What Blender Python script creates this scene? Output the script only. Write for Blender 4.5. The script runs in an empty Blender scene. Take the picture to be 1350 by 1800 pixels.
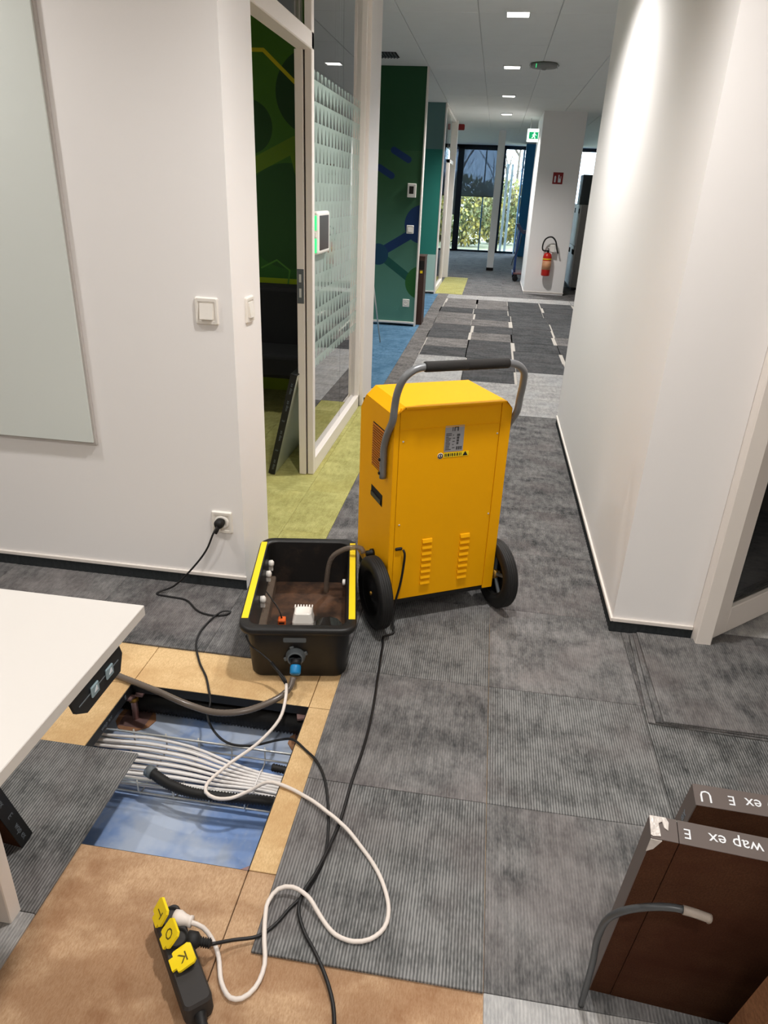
import bpy, bmesh, math, random
from mathutils import Vector, Matrix, Euler
R = math.radians
random.seed(7)
SC = bpy.context.scene
COL = SC.collection
H = 1.5
# ---------------------------------------------------------------- camera
cam = bpy.data.cameras.new('camera')
cam.sensor_fit = 'HORIZONTAL'; cam.sensor_width = 36; cam.lens = 1223.84 / 1350 * 36
cam.clip_start = 0.02; cam.clip_end = 300
camo = bpy.data.objects.new('camera', cam); COL.objects.link(camo)
_rm = Matrix.Rotation(0.1293231, 3, 'Z') @ Matrix.Rotation(1.14003926, 3, 'X') @ Matrix.Rotation(0.04256323, 3, 'Z')
camo.matrix_world = Matrix.Translation((0, 0, H)) @ _rm.to_4x4()
SC.camera = camo
# ---------------------------------------------------------------- world, exposure
SC.view_settings.view_transform = 'Standard'; SC.view_settings.look = 'None'
SC.view_settings.gamma = 1; SC.view_settings.use_curve_mapping = False
SC.view_settings.exposure = 1.1
SC.cycles.use_denoising = True
SC.cycles.max_bounces = 10; SC.cycles.diffuse_bounces = 6; SC.cycles.transparent_max_bounces = 24
SC.cycles.sample_clamp_indirect = 6
world = bpy.data.worlds.new('world'); SC.world = world; world.use_nodes = True
bg = world.node_tree.nodes['Background']; bg.inputs[0].default_value = (0.64, 0.80, 1.0, 1); bg.inputs[1].default_value = 5.0
LAMP_W = 74.0          # each recessed downlight
LAMP_COL = (1.0, 0.968, 0.93)
LAMP_ANGLE = 136

# ---------------------------------------------------------------- helpers
def link(o, parent=None):
    COL.objects.link(o)
    if parent: o.parent = parent
    return o
def obj(name, bm, m, parent=None, kind=None, smooth=False):
    me = bpy.data.meshes.new(name)
    bmesh.ops.recalc_face_normals(bm, faces=bm.faces[:])
    bm.to_mesh(me); bm.free()
    for mm in (m if isinstance(m, (list, tuple)) else [m]): me.materials.append(mm)
    if smooth:
        for p in me.polygons: p.use_smooth = True
    o = bpy.data.objects.new(name, me); link(o, parent)
    if kind: o['kind'] = kind
    return o
def struct(name, bm, m, parent=None, smooth=False):
    return obj(name, bm, m, parent, None if parent else 'structure', smooth)
def tag(o, label, cat, group=None):
    o['label'] = label; o['category'] = cat
    if group: o['group'] = group
    return o
def thing(name, label, cat, loc=(0, 0, 0), rotz=0, group=None):
    o = bpy.data.objects.new(name, None); o.empty_display_size = .05; COL.objects.link(o)
    o.location = loc; o.rotation_euler = (0, 0, rotz)
    return tag(o, label, cat, group)
def holder(name):
    o = bpy.data.objects.new(name, None); COL.objects.link(o); o['kind'] = 'structure'; return o
def B(): return bmesh.new()
def box(bm, lo, hi, bev=0, M=None, seg=1, mi=0):
    t = bmesh.new()
    vs = [t.verts.new((x, y, z)) for x in (lo[0], hi[0]) for y in (lo[1], hi[1]) for z in (lo[2], hi[2])]
    for f in ((0, 1, 3, 2), (4, 6, 7, 5), (0, 4, 5, 1), (2, 3, 7, 6), (0, 2, 6, 4), (1, 5, 7, 3)):
        t.faces.new([vs[i] for i in f])
    if bev: bmesh.ops.bevel(t, geom=t.edges[:], offset=bev, segments=seg, affect='EDGES', profile=.5)
    return merge(bm, t, M, mi)
def merge(bm, t, M=None, mi=0):
    bmesh.ops.recalc_face_normals(t, faces=t.faces[:])
    mp = {}
    for v in t.verts: mp[v] = bm.verts.new(M @ v.co if M else v.co)
    for f in t.faces:
        try: g = bm.faces.new([mp[v] for v in f.verts]); g.material_index = mi or f.material_index; g.smooth = f.smooth
        except ValueError: pass
    t.free(); return bm
def bx(lo, hi, bev=0, seg=1): return box(B(), lo, hi, bev, seg=seg)
def prism(bm, poly, ax, a, b, mi=0):
    """extrude polygon (2d) along axis ax ('x','y','z') from a to b"""
    def P(p, t): return {'x': (t, p[0], p[1]), 'y': (p[0], t, p[1]), 'z': (p[0], p[1], t)}[ax]
    A = [bm.verts.new(P(p, a)) for p in poly]; C = [bm.verts.new(P(p, b)) for p in poly]
    n = len(poly)
    for f in [A[::-1], C] + [[A[i], A[(i + 1) % n], C[(i + 1) % n], C[i]] for i in range(n)]:
        g = bm.faces.new(f); g.material_index = mi
    return bm
def lathe(bm, prof, seg=24, M=None, mi=0, smooth=True):
    """prof: (r, z) about local z"""
    t = bmesh.new(); rings = []
    for r, z in prof:
        if r < 1e-6: rings.append([t.verts.new((0, 0, z))])
        else: rings.append([t.verts.new((r * math.cos(2 * math.pi * i / seg), r * math.sin(2 * math.pi * i / seg), z)) for i in range(seg)])
    for a, b in zip(rings, rings[1:]):
        for i in range(seg):
            j = (i + 1) % seg
            q = [a[i % len(a)], a[j % len(a)], b[j % len(b)], b[i % len(b)]]
            q2 = []
            for v in q:
                if v not in q2: q2.append(v)
            if len(q2) > 2:
                f = t.faces.new(q2); f.smooth = smooth
    return merge(bm, t, M, mi)
def spline(pts, step=.02, closed=False):
    P = [Vector(p) for p in pts]; out = []
    for i in range(len(P) - 1):
        p0 = P[i - 1] if i else P[0] * 2 - P[1]; p1, p2 = P[i], P[i + 1]
        p3 = P[i + 2] if i + 2 < len(P) else P[-1] * 2 - P[-2]
        n = max(2, int((p2 - p1).length / step))
        # centripetal catmull-rom
        t0 = 0; t1 = t0 + max((p1 - p0).length, 1e-5) ** .5; t2 = t1 + max((p2 - p1).length, 1e-5) ** .5; t3 = t2 + max((p3 - p2).length, 1e-5) ** .5
        for k in range(n):
            t = t1 + (t2 - t1) * k / n
            A1 = p0 * ((t1 - t) / (t1 - t0)) + p1 * ((t - t0) / (t1 - t0)); A2 = p1 * ((t2 - t) / (t2 - t1)) + p2 * ((t - t1) / (t2 - t1)); A3 = p2 * ((t3 - t) / (t3 - t2)) + p3 * ((t - t2) / (t3 - t2))
            B1 = A1 * ((t2 - t) / (t2 - t0)) + A2 * ((t - t0) / (t2 - t0)); B2 = A2 * ((t3 - t) / (t3 - t1)) + A3 * ((t - t1) / (t3 - t1))
            out.append(B1 * ((t2 - t) / (t2 - t1)) + B2 * ((t - t1) / (t2 - t1)))
    out.append(P[-1]); return out
def sweep(bm, P, r, seg=8, mi=0, cap=True):
    """tube along points P; r number or function of index"""
    P = [Vector(p) for p in P]; n = len(P); rings = []
    T = (P[1] - P[0]).normalized(); N = T.orthogonal().normalized()
    for i, p in enumerate(P):
        t = (P[min(i + 1, n - 1)] - P[max(i - 1, 0)])
        t = t.normalized() if t.length > 1e-9 else T
        ax = T.cross(t)
        if ax.length > 1e-6: N = Matrix.Rotation(T.angle(t), 3, ax.normalized()) @ N
        T = t; N = (N - T * N.dot(T)).normalized(); Bn = T.cross(N)
        rr = r(i) if callable(r) else r
        rings.append([bm.verts.new(p + (N * math.cos(2 * math.pi * k / seg) + Bn * math.sin(2 * math.pi * k / seg)) * rr) for k in range(seg)])
    for a, b in zip(rings, rings[1:]):
        for k in range(seg):
            f = bm.faces.new([a[k], a[(k + 1) % seg], b[(k + 1) % seg], b[k]]); f.smooth = True; f.material_index = mi
    if cap:
        bm.faces.new(rings[0][::-1]).material_index = mi; bm.faces.new(rings[-1]).material_index = mi
    return bm
def rrect(w, h, r, seg=4, cx=0, cy=0):
    out = []
    for qx, qy, a0 in ((1, 1, 0), (-1, 1, 90), (-1, -1, 180), (1, -1, 270)):
        for i in range(seg + 1):
            a = R(a0 + 90 * i / seg); out.append((cx + qx * (w / 2 - r) + r * math.cos(a), cy + qy * (h / 2 - r) + r * math.sin(a)))
    return out
def text(s, size, m, parent, M, depth=.0004, align='CENTER'):
    cu = bpy.data.curves.new('lettering', 'FONT'); cu.body = s; cu.size = size; cu.extrude = depth
    cu.align_x = align; cu.align_y = 'CENTER'; cu.resolution_u = 2; cu.materials.append(m)
    tmp = bpy.data.objects.new('lettering_source', cu); COL.objects.link(tmp)
    bpy.context.view_layer.update()
    me = bpy.data.meshes.new_from_object(tmp.evaluated_get(bpy.context.evaluated_depsgraph_get())); bpy.data.objects.remove(tmp)
    me.materials.clear(); me.materials.append(m)
    o = bpy.data.objects.new('lettering', me); link(o, parent); o.matrix_local = M; return o
def frame_m(o, xa, ya):
    """matrix with given x axis, y axis, origin"""
    x = Vector(xa).normalized(); y = Vector(ya); y = (y - x * y.dot(x)).normalized(); z = x.cross(y)
    return Matrix(((x.x, y.x, z.x, o[0]), (x.y, y.y, z.y, o[1]), (x.z, y.z, z.z, o[2]), (0, 0, 0, 1)))

# ---------------------------------------------------------------- materials
def srgb(r, g, b):
    f = lambda c: (c / 255 / 12.92) if c / 255 <= .04045 else ((c / 255 + .055) / 1.055) ** 2.4
    return (f(r), f(g), f(b), 1)
class NT:
    def __init__(s, name):
        s.m = bpy.data.materials.new(name); s.m.use_nodes = True; s.t = s.m.node_tree
        s.b = s.t.nodes['Principled BSDF']; s.out = s.t.nodes['Material Output']
        s._oc = None
    def n(s, ty, **kw):
        nd = s.t.nodes.new(ty)
        for k, v in kw.items():
            if k.startswith('i_'): nd.inputs[int(k[2:])].default_value = v
            else: setattr(nd, k, v)
        return nd
    def l(s, a, b): s.t.links.new(a, b)
    def oc(s):
        if not s._oc: s._oc = s.n('ShaderNodeTexCoord')
        return s._oc.outputs['Object']
    def xyz(s):
        x = s.n('ShaderNodeSeparateXYZ'); s.l(s.oc(), x.inputs[0]); return x.outputs
    def math(s, op, a, b=None, c=None, clamp=False):
        nd = s.n('ShaderNodeMath', operation=op, use_clamp=clamp)
        for i, v in enumerate((a, b, c)):
            if v is None: continue
            if isinstance(v, (int, float)): nd.inputs[i].default_value = v
            else: s.l(v, nd.inputs[i])
        return nd.outputs[0]
    def step(s, v, lo, hi):
        nd = s.n('ShaderNodeMapRange', interpolation_type='SMOOTHSTEP'); s.l(v, nd.inputs[0]) if not isinstance(v, (int, float)) else None
        nd.inputs[1].default_value = lo; nd.inputs[2].default_value = hi; return nd.outputs[0]
    def mix(s, f, a, b):
        nd = s.n('ShaderNodeMix', data_type='RGBA')
        for sock, v in ((nd.inputs[0], f), (nd.inputs[6], a), (nd.inputs[7], b)):
            if isinstance(v, (int, float)): sock.default_value = v
            elif isinstance(v, tuple): sock.default_value = v
            else: s.l(v, sock)
        return nd.outputs[2]
    def noise(s, scale, vec=None, detail=3, stretch=None, rough=.55, offset=None):
        v = vec or s.oc()
        if stretch or offset is not None:
            mp = s.n('ShaderNodeMapping'); s.l(v, mp.inputs[0])
            if stretch: mp.inputs[3].default_value = stretch
            if offset is not None: s.l(offset, mp.inputs[1])
            v = mp.outputs[0]
        nd = s.n('ShaderNodeTexNoise'); nd.inputs['Scale'].default_value = scale; nd.inputs['Detail'].default_value = detail; nd.inputs['Roughness'].default_value = rough
        s.l(v, nd.inputs['Vector']); return nd.outputs[0]
    def bump(s, h, strength=.3, dist=.002):
        nd = s.n('ShaderNodeBump'); nd.inputs['Strength'].default_value = strength; nd.inputs['Distance'].default_value = dist
        s.l(h, nd.inputs['Height']); s.l(nd.outputs[0], s.b.inputs['Normal'])
    def col(s, c):
        if isinstance(c, tuple): s.b.inputs['Base Color'].default_value = c
        else: s.l(c, s.b.inputs['Base Color'])
    def set(s, rough=.5, metal=0, spec=.5, coat=0):
        s.b.inputs['Roughness'].default_value = rough; s.b.inputs['Metallic'].default_value = metal
        s.b.inputs['Specular IOR Level'].default_value = spec; s.b.inputs['Coat Weight'].default_value = coat
        return s
def mat(name, rgb, rough=.5, metal=0, spec=.4, var=.06, scale=30, bump=0, bscale=200, coat=0):
    k = NT(name); c = srgb(*rgb)
    d = tuple(x * (1 - var) for x in c[:3]) + (1,); e = tuple(min(1, x * (1 + var)) for x in c[:3]) + (1,)
    k.col(k.mix(k.noise(scale), d, e)); k.set(rough, metal, spec, coat)
    if bump: k.bump(k.noise(bscale), bump)
    return k.m
def emit(name, rgb, strength):
    k = NT(name); k.col(srgb(*rgb)); k.b.inputs['Emission Color'].default_value = srgb(*rgb); k.b.inputs['Emission Strength'].default_value = strength
    return k.m
def carpet(name, lo, hi, tint, rib=.0075, ribs=.85, blot=1.0):
    k = NT(name); xs = k.xyz(); oi = k.n('ShaderNodeObjectInfo')
    off = k.n('ShaderNodeCombineXYZ'); mul = k.math('MULTIPLY', oi.outputs['Random'], 40.0)
    k.l(mul, off.inputs[0]); k.l(mul, off.inputs[1])
    big = k.noise(5.0, stretch=(1, 1.6, 1), detail=4, offset=off.outputs[0], rough=.65)
    fine = k.noise(260, stretch=(1, .22, 1), detail=2, offset=off.outputs[0])
    mid = k.noise(45, stretch=(1, .3, 1), detail=3, offset=off.outputs[0])
    w = k.math('SINE', k.math('MULTIPLY', xs[0], 2 * math.pi / rib))
    w01 = k.math('MULTIPLY_ADD', w, .5, .5)
    a = k.math('MULTIPLY_ADD', k.step(big, .32, .68), .42 * blot, k.math('MULTIPLY', k.step(mid, .3, .7), .30))
    a = k.math('ADD', a, k.math('MULTIPLY', k.step(fine, .3, .7), .28))
    if ribs: a = k.math('MULTIPLY', k.math('ADD', a, .15 * ribs), k.math('MULTIPLY_ADD', w01, ribs, 1 - ribs * .68))
    a = k.math('ADD', a, k.math('MULTIPLY_ADD', oi.outputs['Random'], .16, -.08), clamp=True)
    c = k.mix(a, srgb(*lo), srgb(*hi))
    hue = k.noise(3.0, detail=2, offset=off.outputs[0])
    c = k.mix(k.math('MULTIPLY', k.step(hue, .45, .65), .35), c, k.mix(a, srgb(*[x * .9 for x in tint]), srgb(*tint)))
    k.col(c); k.set(.95, 0, .1)
    k.bump(k.math('ADD', w01 if ribs else mid, k.math('MULTIPLY', fine, .7)), .5, .002)
    return k.m
M = {}
M['carpet_dark'] = carpet('carpet dark ribbed', (20, 23, 25), (138, 138, 137), (114, 106, 105))
M['carpet_mid'] = carpet('carpet grey', (42, 44, 46), (138, 136, 135), (124, 116, 115), ribs=.32)
M['carpet_light'] = carpet('carpet light grey', (118, 118, 118), (196, 193, 190), (176, 178, 180), blot=.7, ribs=.25)
M['carpet_black'] = carpet('carpet charcoal', (42, 44, 46), (98, 98, 99), (88, 84, 84), ribs=.25)
M['carpet_green'] = carpet('carpet lime', (132, 130, 72), (194, 190, 126), (180, 170, 98), blot=.8, ribs=.2)
M['carpet_blue'] = carpet('carpet blue', (48, 84, 112), (108, 144, 172), (84, 118, 144), ribs=.2)
M['carpet_brown'] = carpet('carpet border brown grey', (62, 61, 61), (140, 136, 134), (124, 118, 114), ribs=.25)
M['wall'] = mat('white wall paint', (243, 240, 239), .75, spec=.25, var=.015, scale=1.5, bump=.06, bscale=180)
M['paint'] = mat('white frame lacquer', (232, 224, 217), .45, spec=.4, var=.01)
M['plastic_w'] = mat('white switch plastic', (236, 231, 224), .35, var=.01)
M['ceiling'] = mat('ceiling board', (234, 235, 234), .9, spec=.1, var=.03, scale=6, bump=.1)
M['tbar'] = mat('ceiling grid', (228, 230, 230), .6, var=.01)
M['black'] = mat('black plastic', (24, 23, 23), .42, var=.12, scale=14)
M['rubber'] = mat('black rubber', (22, 21, 21), .6, var=.2, scale=40)
M['foam'] = mat('black foam grip', (38, 36, 35), .8, var=.1, bump=.2)
M['yellow_body'] = mat('yellow powder coat', (243, 172, 6), .55, spec=.12, var=.02, scale=4, bump=.04, bscale=600)
M['yellow'] = mat('yellow plastic', (240, 210, 28), .4, var=.02)
M['tube_grey'] = mat('grey tube lacquer', (128, 130, 133), .35, metal=.3, var=.03)
M['steel'] = mat('bright steel', (208, 208, 204), .35, metal=.45, var=.05)
M['dark'] = mat('dark recess', (14, 13, 12), .8, var=.1)
M['grille'] = mat('orange brown grille', (190, 110, 14), .5, var=.05)
M['cord_black'] = mat('black cord', (22, 21, 22), .5, var=.1)
M['cord_white'] = mat('white cord', (222, 212, 204), .5, var=.03)
M['cable_white'] = mat('white data cable', (226, 222, 220), .5, var=.05)
M['blue_plastic'] = mat('blue plastic', (22, 122, 178), .4, var=.04)
M['grey_plastic'] = mat('grey plastic', (92, 98, 102), .5, var=.06)
M['orange'] = mat('orange plastic', (214, 92, 24), .5, var=.05)
M['table'] = mat('white laminate', (204, 199, 194), .4, var=.006, scale=2)
M['table_edge'] = mat('white edge band', (206, 200, 193), .45, var=.01)
M['panel_edge'] = mat('dark edge tape', (92, 82, 78), .45, var=.06, scale=10)
M['edge_black'] = mat('black edge tape', (22, 23, 24), .5, var=.1)
M['print_white'] = mat('white print', (214, 216, 220), .6, var=.02)
M['print_grey'] = mat('grey print', (96, 104, 112), .6, var=.02)
M['zinc'] = mat('zinc sheet', (196, 202, 190), .35, metal=.35, var=.06, scale=6)
M['foil'] = mat('silver tape', (214, 206, 200), .35, metal=.6, var=.15, scale=120, bump=.5, bscale=90)
M['blind'] = None
M['red'] = mat('red lacquer', (196, 34, 24), .35, var=.05)
M['darkred'] = mat('sign red', (132, 24, 26), .5, var=.04)
M['navy'] = mat('navy frame', (18, 44, 96), .4, var=.08)
M['brown_bin'] = mat('dark brown metal', (62, 40, 32), .5, var=.1)
M['sofa'] = mat('black upholstery', (20, 20, 22), .85, var=.15, scale=60, bump=.15)
M['window_frame'] = mat('dark window frame', (26, 34, 46), .5, var=.06)
M['locker'] = mat('white locker', (214, 212, 210), .5, var=.02)
M['locker_shaded'] = mat('locker side shaded', (150, 148, 146), .5, var=.02)  # shadow on the cabinet end put into a greyer tone
M['monitor'] = mat('grey teal box', (62, 72, 76), .5, var=.05)
M['fin'] = mat('white fin', (236, 238, 240), .5, var=.01)
M['trunk'] = mat('bark', (96, 84, 72), .9, var=.2, scale=12)
M['bluewall'] = mat('blue wall paint', (44, 116, 166), .7, var=.02)
M['slab_void'] = None
M['brass'] = mat('brass', (170, 130, 60), .4, metal=.8, var=.1)
M['pedestal'] = mat('pedestal steel', (150, 120, 116), .45, metal=.6, var=.15, scale=60)
M['glue'] = mat('brown glue residue', (150, 108, 78), .8, var=.3, scale=50, bump=.5, bscale=60)
M['green_sign'] = emit('exit sign green', (10, 150, 92), .5)
M['white_sign'] = emit('exit sign white', (232, 246, 238), .9)
M['led_green'] = emit('green status led', (60, 220, 130), .45)
M['screen'] = mat('dark screen', (54, 50, 48), .15, var=.1, scale=20)
M['lamp_disc'] = emit('lamp diffuser', (255, 250, 244), 2.6)

def chipboard(name, c0, c1, stain):
    k = NT(name)
    f = k.noise(170, stretch=(2.0, .6, 1), detail=4, rough=.75); g = k.noise(14, stretch=(1, .6, 1), detail=4)
    c = k.mix(k.step(f, .25, .75), srgb(*c0), srgb(*c1))
    st = k.step(g, .48, .75); big = k.step(k.noise(3.3, detail=4, rough=.65, stretch=(.8, 1.3, 1)), .40, .58)
    c = k.mix(k.math('MULTIPLY', k.math('MULTIPLY_ADD', st, .3, .6), k.math('MULTIPLY', big, .85)), c, srgb(*stain))
    k.col(c); k.set(.85, 0, .06); k.bump(f, .25, .001); return k.m
M['chip_dry'] = chipboard('chipboard dry', (196, 162, 116), (226, 196, 150), (186, 148, 102))
M['chip_blotchy'] = chipboard('chipboard blotchy', (168, 134, 102), (198, 168, 136), (120, 80, 52))  # near boards, darker brown blotches by noise
M['chip_brown'] = chipboard('chipboard brown shaded', (60, 37, 25), (82, 53, 36), (56, 27, 18))  # brown panel board with the shade of its face in the colour
M['chip_lit'] = chipboard('chipboard brown lit', (92, 62, 42), (118, 82, 56), (84, 50, 32))  # same brown board as lit, the light put into a lighter tone
k = NT('blue void floor'); n1 = k.noise(4, detail=4, rough=.6); n2 = k.noise(60, detail=3)
n3 = k.noise(11, stretch=(1, .4, 1), detail=3, rough=.7)
c = k.mix(k.step(n1, .40, .62), srgb(110, 138, 186), srgb(166, 178, 198)); c = k.mix(k.math('MULTIPLY', k.step(n3, .5, .7), .4), c, srgb(158, 164, 172)); c = k.mix(k.math('MULTIPLY', k.step(n2, .55, .8), .2), c, srgb(196, 198, 198))
k.col(c); k.set(.5, 0, .4); M['slab_void'] = k.m
def corrug(name, rgb, pitch, rough=.5):
    return mat(name, rgb, rough, var=.1)
M['crate'] = None
k = NT('dirty black crate'); xs = k.xyz(); n1 = k.noise(9, detail=5, rough=.7)
c = k.mix(k.math('MULTIPLY', k.step(n1, .5, .75), .5), srgb(24, 23, 23), srgb(74, 58, 48)); k.col(c); k.set(.45, 0, .4); M['crate_in'] = k.m
k = NT('crate floor grime'); n1 = k.noise(7, detail=5, rough=.7)
k.col(k.mix(k.step(n1, .35, .7), srgb(40, 32, 28), srgb(96, 68, 50))); k.set(.4, 0, .4); M['crate_floor'] = k.m

def glass(name, tint=(.93, .97, .96), refl=1.0, rough=.0):
    k = NT(name); tr = k.n('ShaderNodeBsdfTransparent'); tr.inputs[0].default_value = tint + (1,)
    gl = k.n('ShaderNodeBsdfGlossy'); gl.inputs['Roughness'].default_value = rough
    fr = k.n('ShaderNodeFresnel'); fr.inputs[0].default_value = 1.5
    f = k.math('MULTIPLY', fr.outputs[0], refl, clamp=True)
    mx = k.n('ShaderNodeMixShader'); k.l(f, mx.inputs[0]); k.l(tr.outputs[0], mx.inputs[1]); k.l(gl.outputs[0], mx.inputs[2])
    k.l(mx.outputs[0], k.out.inputs[0]); k.mx = mx; k.tr = tr; return k
M['glass'] = glass('clear glass').m
M['glass_dark'] = glass('dimmed glass', (.42, .46, .46)).m  # pane tint carries the darkness of the unlit room behind
# partition glass with frosted print of pointed scales (object y along the wall, z up)
k = glass('frosted print glass', (.9, .96, .93), 2.2); xs = k.xyz()
row = k.math('DIVIDE', xs[2], .09); rf = k.math('FRACT', row); ri = k.math('FLOOR', row)
sh = k.math('MULTIPLY', k.math('FRACT', k.math('MULTIPLY', ri, .5)), 1.0)
cf = k.math('FRACT', k.math('ADD', k.math('DIVIDE', xs[1], .085), sh)); ca = k.math('ABSOLUTE', k.math('SUBTRACT', cf, .5))
edge = k.math('ABSOLUTE', k.math('SUBTRACT', xs[2], 1.30))                       # distance from the middle of the band
ksz = k.step(edge, .20, .70); wdt = k.math('MULTIPLY', k.math('SUBTRACT', .86, rf), k.math('MULTIPLY_ADD', ksz, .40, .13))
clear = k.math('LESS_THAN', ca, wdt); band = k.math('LESS_THAN', edge, .72)
fro = k.math('MULTIPLY', k.math('SUBTRACT', 1.0, clear), band)
df = k.n('ShaderNodeBsdfDiffuse'); df.inputs[0].default_value = srgb(196, 214, 206)
tl = k.n('ShaderNodeBsdfTranslucent'); tl.inputs[0].default_value = srgb(196, 214, 206)
m1 = k.n('ShaderNodeMixShader'); m1.inputs[0].default_value = .35; k.l(df.outputs[0], m1.inputs[1]); k.l(tl.outputs[0], m1.inputs[2])
m2 = k.n('ShaderNodeMixShader'); k.l(k.math('MULTIPLY', fro, .62), m2.inputs[0]); k.l(k.mx.outputs[0], m2.inputs[1]); k.l(m1.outputs[0], m2.inputs[2])
k.l(m2.outputs[0], k.out.inputs[0]); M['frost'] = k.m
k = NT('roller blind fabric'); tr = k.n('ShaderNodeBsdfTransparent'); tr.inputs[0].default_value = (.5, .55, .62, 1)
k.col(srgb(128, 134, 142)); k.set(.9, 0, .1); mx = k.n('ShaderNodeMixShader'); mx.inputs[0].default_value = .7
k.l(tr.outputs[0], mx.inputs[1]); k.l(k.b.outputs[0], mx.inputs[2]); k.l(mx.outputs[0], k.out.inputs[0]); M['blind'] = k.m
k = NT('clear hose'); tr = k.n('ShaderNodeBsdfTransparent'); tr.inputs[0].default_value = (.75, .7, .65, 1)
k.col(srgb(120, 108, 98)); k.set(.12, 0, .7); mx = k.n('ShaderNodeMixShader'); mx.inputs[0].default_value = .55
k.l(tr.outputs[0], mx.inputs[1]); k.l(k.b.outputs[0], mx.inputs[2]); k.l(mx.outputs[0], k.out.inputs[0]); M['hose_clear'] = k.m
M['hose'] = mat('smoky hose', (98, 88, 80), .22, var=.1, scale=20, spec=.6)
k = NT('leaf'); oi = k.n('ShaderNodeTexCoord'); nn = k.noise(1.3, detail=2); n5 = k.noise(9, detail=1)
c = k.mix(k.step(nn, .4, .6), srgb(88, 98, 58), srgb(160, 142, 70)); c = k.mix(k.step(n5, .45, .65), c, srgb(128, 124, 92)); k.col(c); k.set(.7, 0, .2); M['leaf'] = k.m
k = NT('water'); k.col(srgb(30, 26, 24)); k.set(.03, 0, .6); M['water'] = k.m
k = NT('white glass board'); k.col(srgb(222, 227, 223)); k.set(.12, 0, .5); M['board'] = k.m
k = NT('outdoor ground'); k.col(k.mix(k.noise(2), srgb(96, 104, 70), srgb(150, 140, 110))); k.set(.9); M['ground'] = k.m

# flat print on walls: circles and bars in wall coordinates (x along, z up)
def mural(name, base, shapes, ax=0):
    k = NT(name); xs = k.xyz(); X, Z = xs[ax], xs[2]
    c = base(k, X, Z)
    for s in shapes:
        if s[0] == 'c':
            d = k.math('SQRT', k.math('ADD', k.math('POWER', k.math('SUBTRACT', X, s[1]), 2), k.math('POWER', k.math('SUBTRACT', Z, s[2]), 2)))
            f = k.math('LESS_THAN', d, s[3])
        else:  # bar from p to q, half width
            (px, pz), (qx, qz), w = s[1], s[2], s[3]; L2 = (qx - px) ** 2 + (qz - pz) ** 2
            t = k.math('DIVIDE', k.math('ADD', k.math('MULTIPLY', k.math('SUBTRACT', X, px), qx - px), k.math('MULTIPLY', k.math('SUBTRACT', Z, pz), qz - pz)), L2, clamp=True)
            dx = k.math('SUBTRACT', X, k.math('MULTIPLY_ADD', t, qx - px, px)); dz = k.math('SUBTRACT', Z, k.math('MULTIPLY_ADD', t, qz - pz, pz))
            f = k.math('LESS_THAN', k.math('SQRT', k.math('ADD', k.math('POWER', dx, 2), k.math('POWER', dz, 2))), w)
        c = k.mix(f, c, srgb(*s[4]))
    k.col(c); k.set(.55, 0, .3); return k.m

# ================================================================ SETTING
CEIL = 2.74; YL = 2.358; XR = .59; XP = -.895
# ---- downlights: fixture things, each with its own lamp
def downlight(x, y, label, group=None, w=LAMP_W):
    t = thing('ceiling_downlight', label, 'ceiling light', (x, y, CEIL), 0, group)
    b = B(); s = .095
    for lo, hi in (((-s, -s, -.012), (s, -s + .014, .0)), ((-s, s - .014, -.012), (s, s, .0)), ((-s, -s + .014, -.012), (-s + .014, s - .014, .0)), ((s - .014, -s + .014, -.012), (s, s - .014, 0))): box(b, lo, hi)
    obj('frame', b, M['tbar'], t)
    obj('diffuser', bx((-s + .014, -s + .014, -.006), (s - .014, s - .014, -.002)), M['lamp_disc'], t)
    L = bpy.data.lights.new('lamp', 'SPOT'); L.energy = w; L.color = LAMP_COL; L.spot_size = R(LAMP_ANGLE); L.spot_blend = .9; L.shadow_soft_size = .07
    lo = bpy.data.objects.new('lamp', L); link(lo, t); lo.location = (0, 0, -.03)
    return t
names = ['nearest and largest of the four square ceiling downlights in view', 'second square ceiling downlight along the corridor, left of the dark detector',
         'third square ceiling downlight along the corridor', 'farthest and smallest of the four square ceiling downlights']
for y, n in zip((6.30, 8.65, 10.97, 13.26), names): downlight(.025, y, n, None, LAMP_W * (1.7 if y > 8 else 1.2))
g = 'downlights outside the picture'
for x, y, w in ((.025, 4.0, LAMP_W * 1.15), (.025, 1.75, LAMP_W), (-2.05, 1.75, 34), (-2.05, -.5, LAMP_W), (.025, -.5, 55), (-2.05, -2.75, LAMP_W), (.025, -2.75, LAMP_W), (2.1, -.5, 45), (2.1, -2.75, LAMP_W)):  # lamps ahead follow scallop and shadows; those behind the camera are added fill
    downlight(x, y, 'unseen square ceiling downlight', g, w)
downlight(-2.4, 4.0, 'recessed square ceiling downlight in the green meeting room', None, 30)
downlight(-2.2, 7.2, 'recessed square ceiling downlight over the blue carpet recess', None, 30)
downlight(3.2, 8.0, 'recessed square ceiling downlight over the far open office', None, 40)

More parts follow.
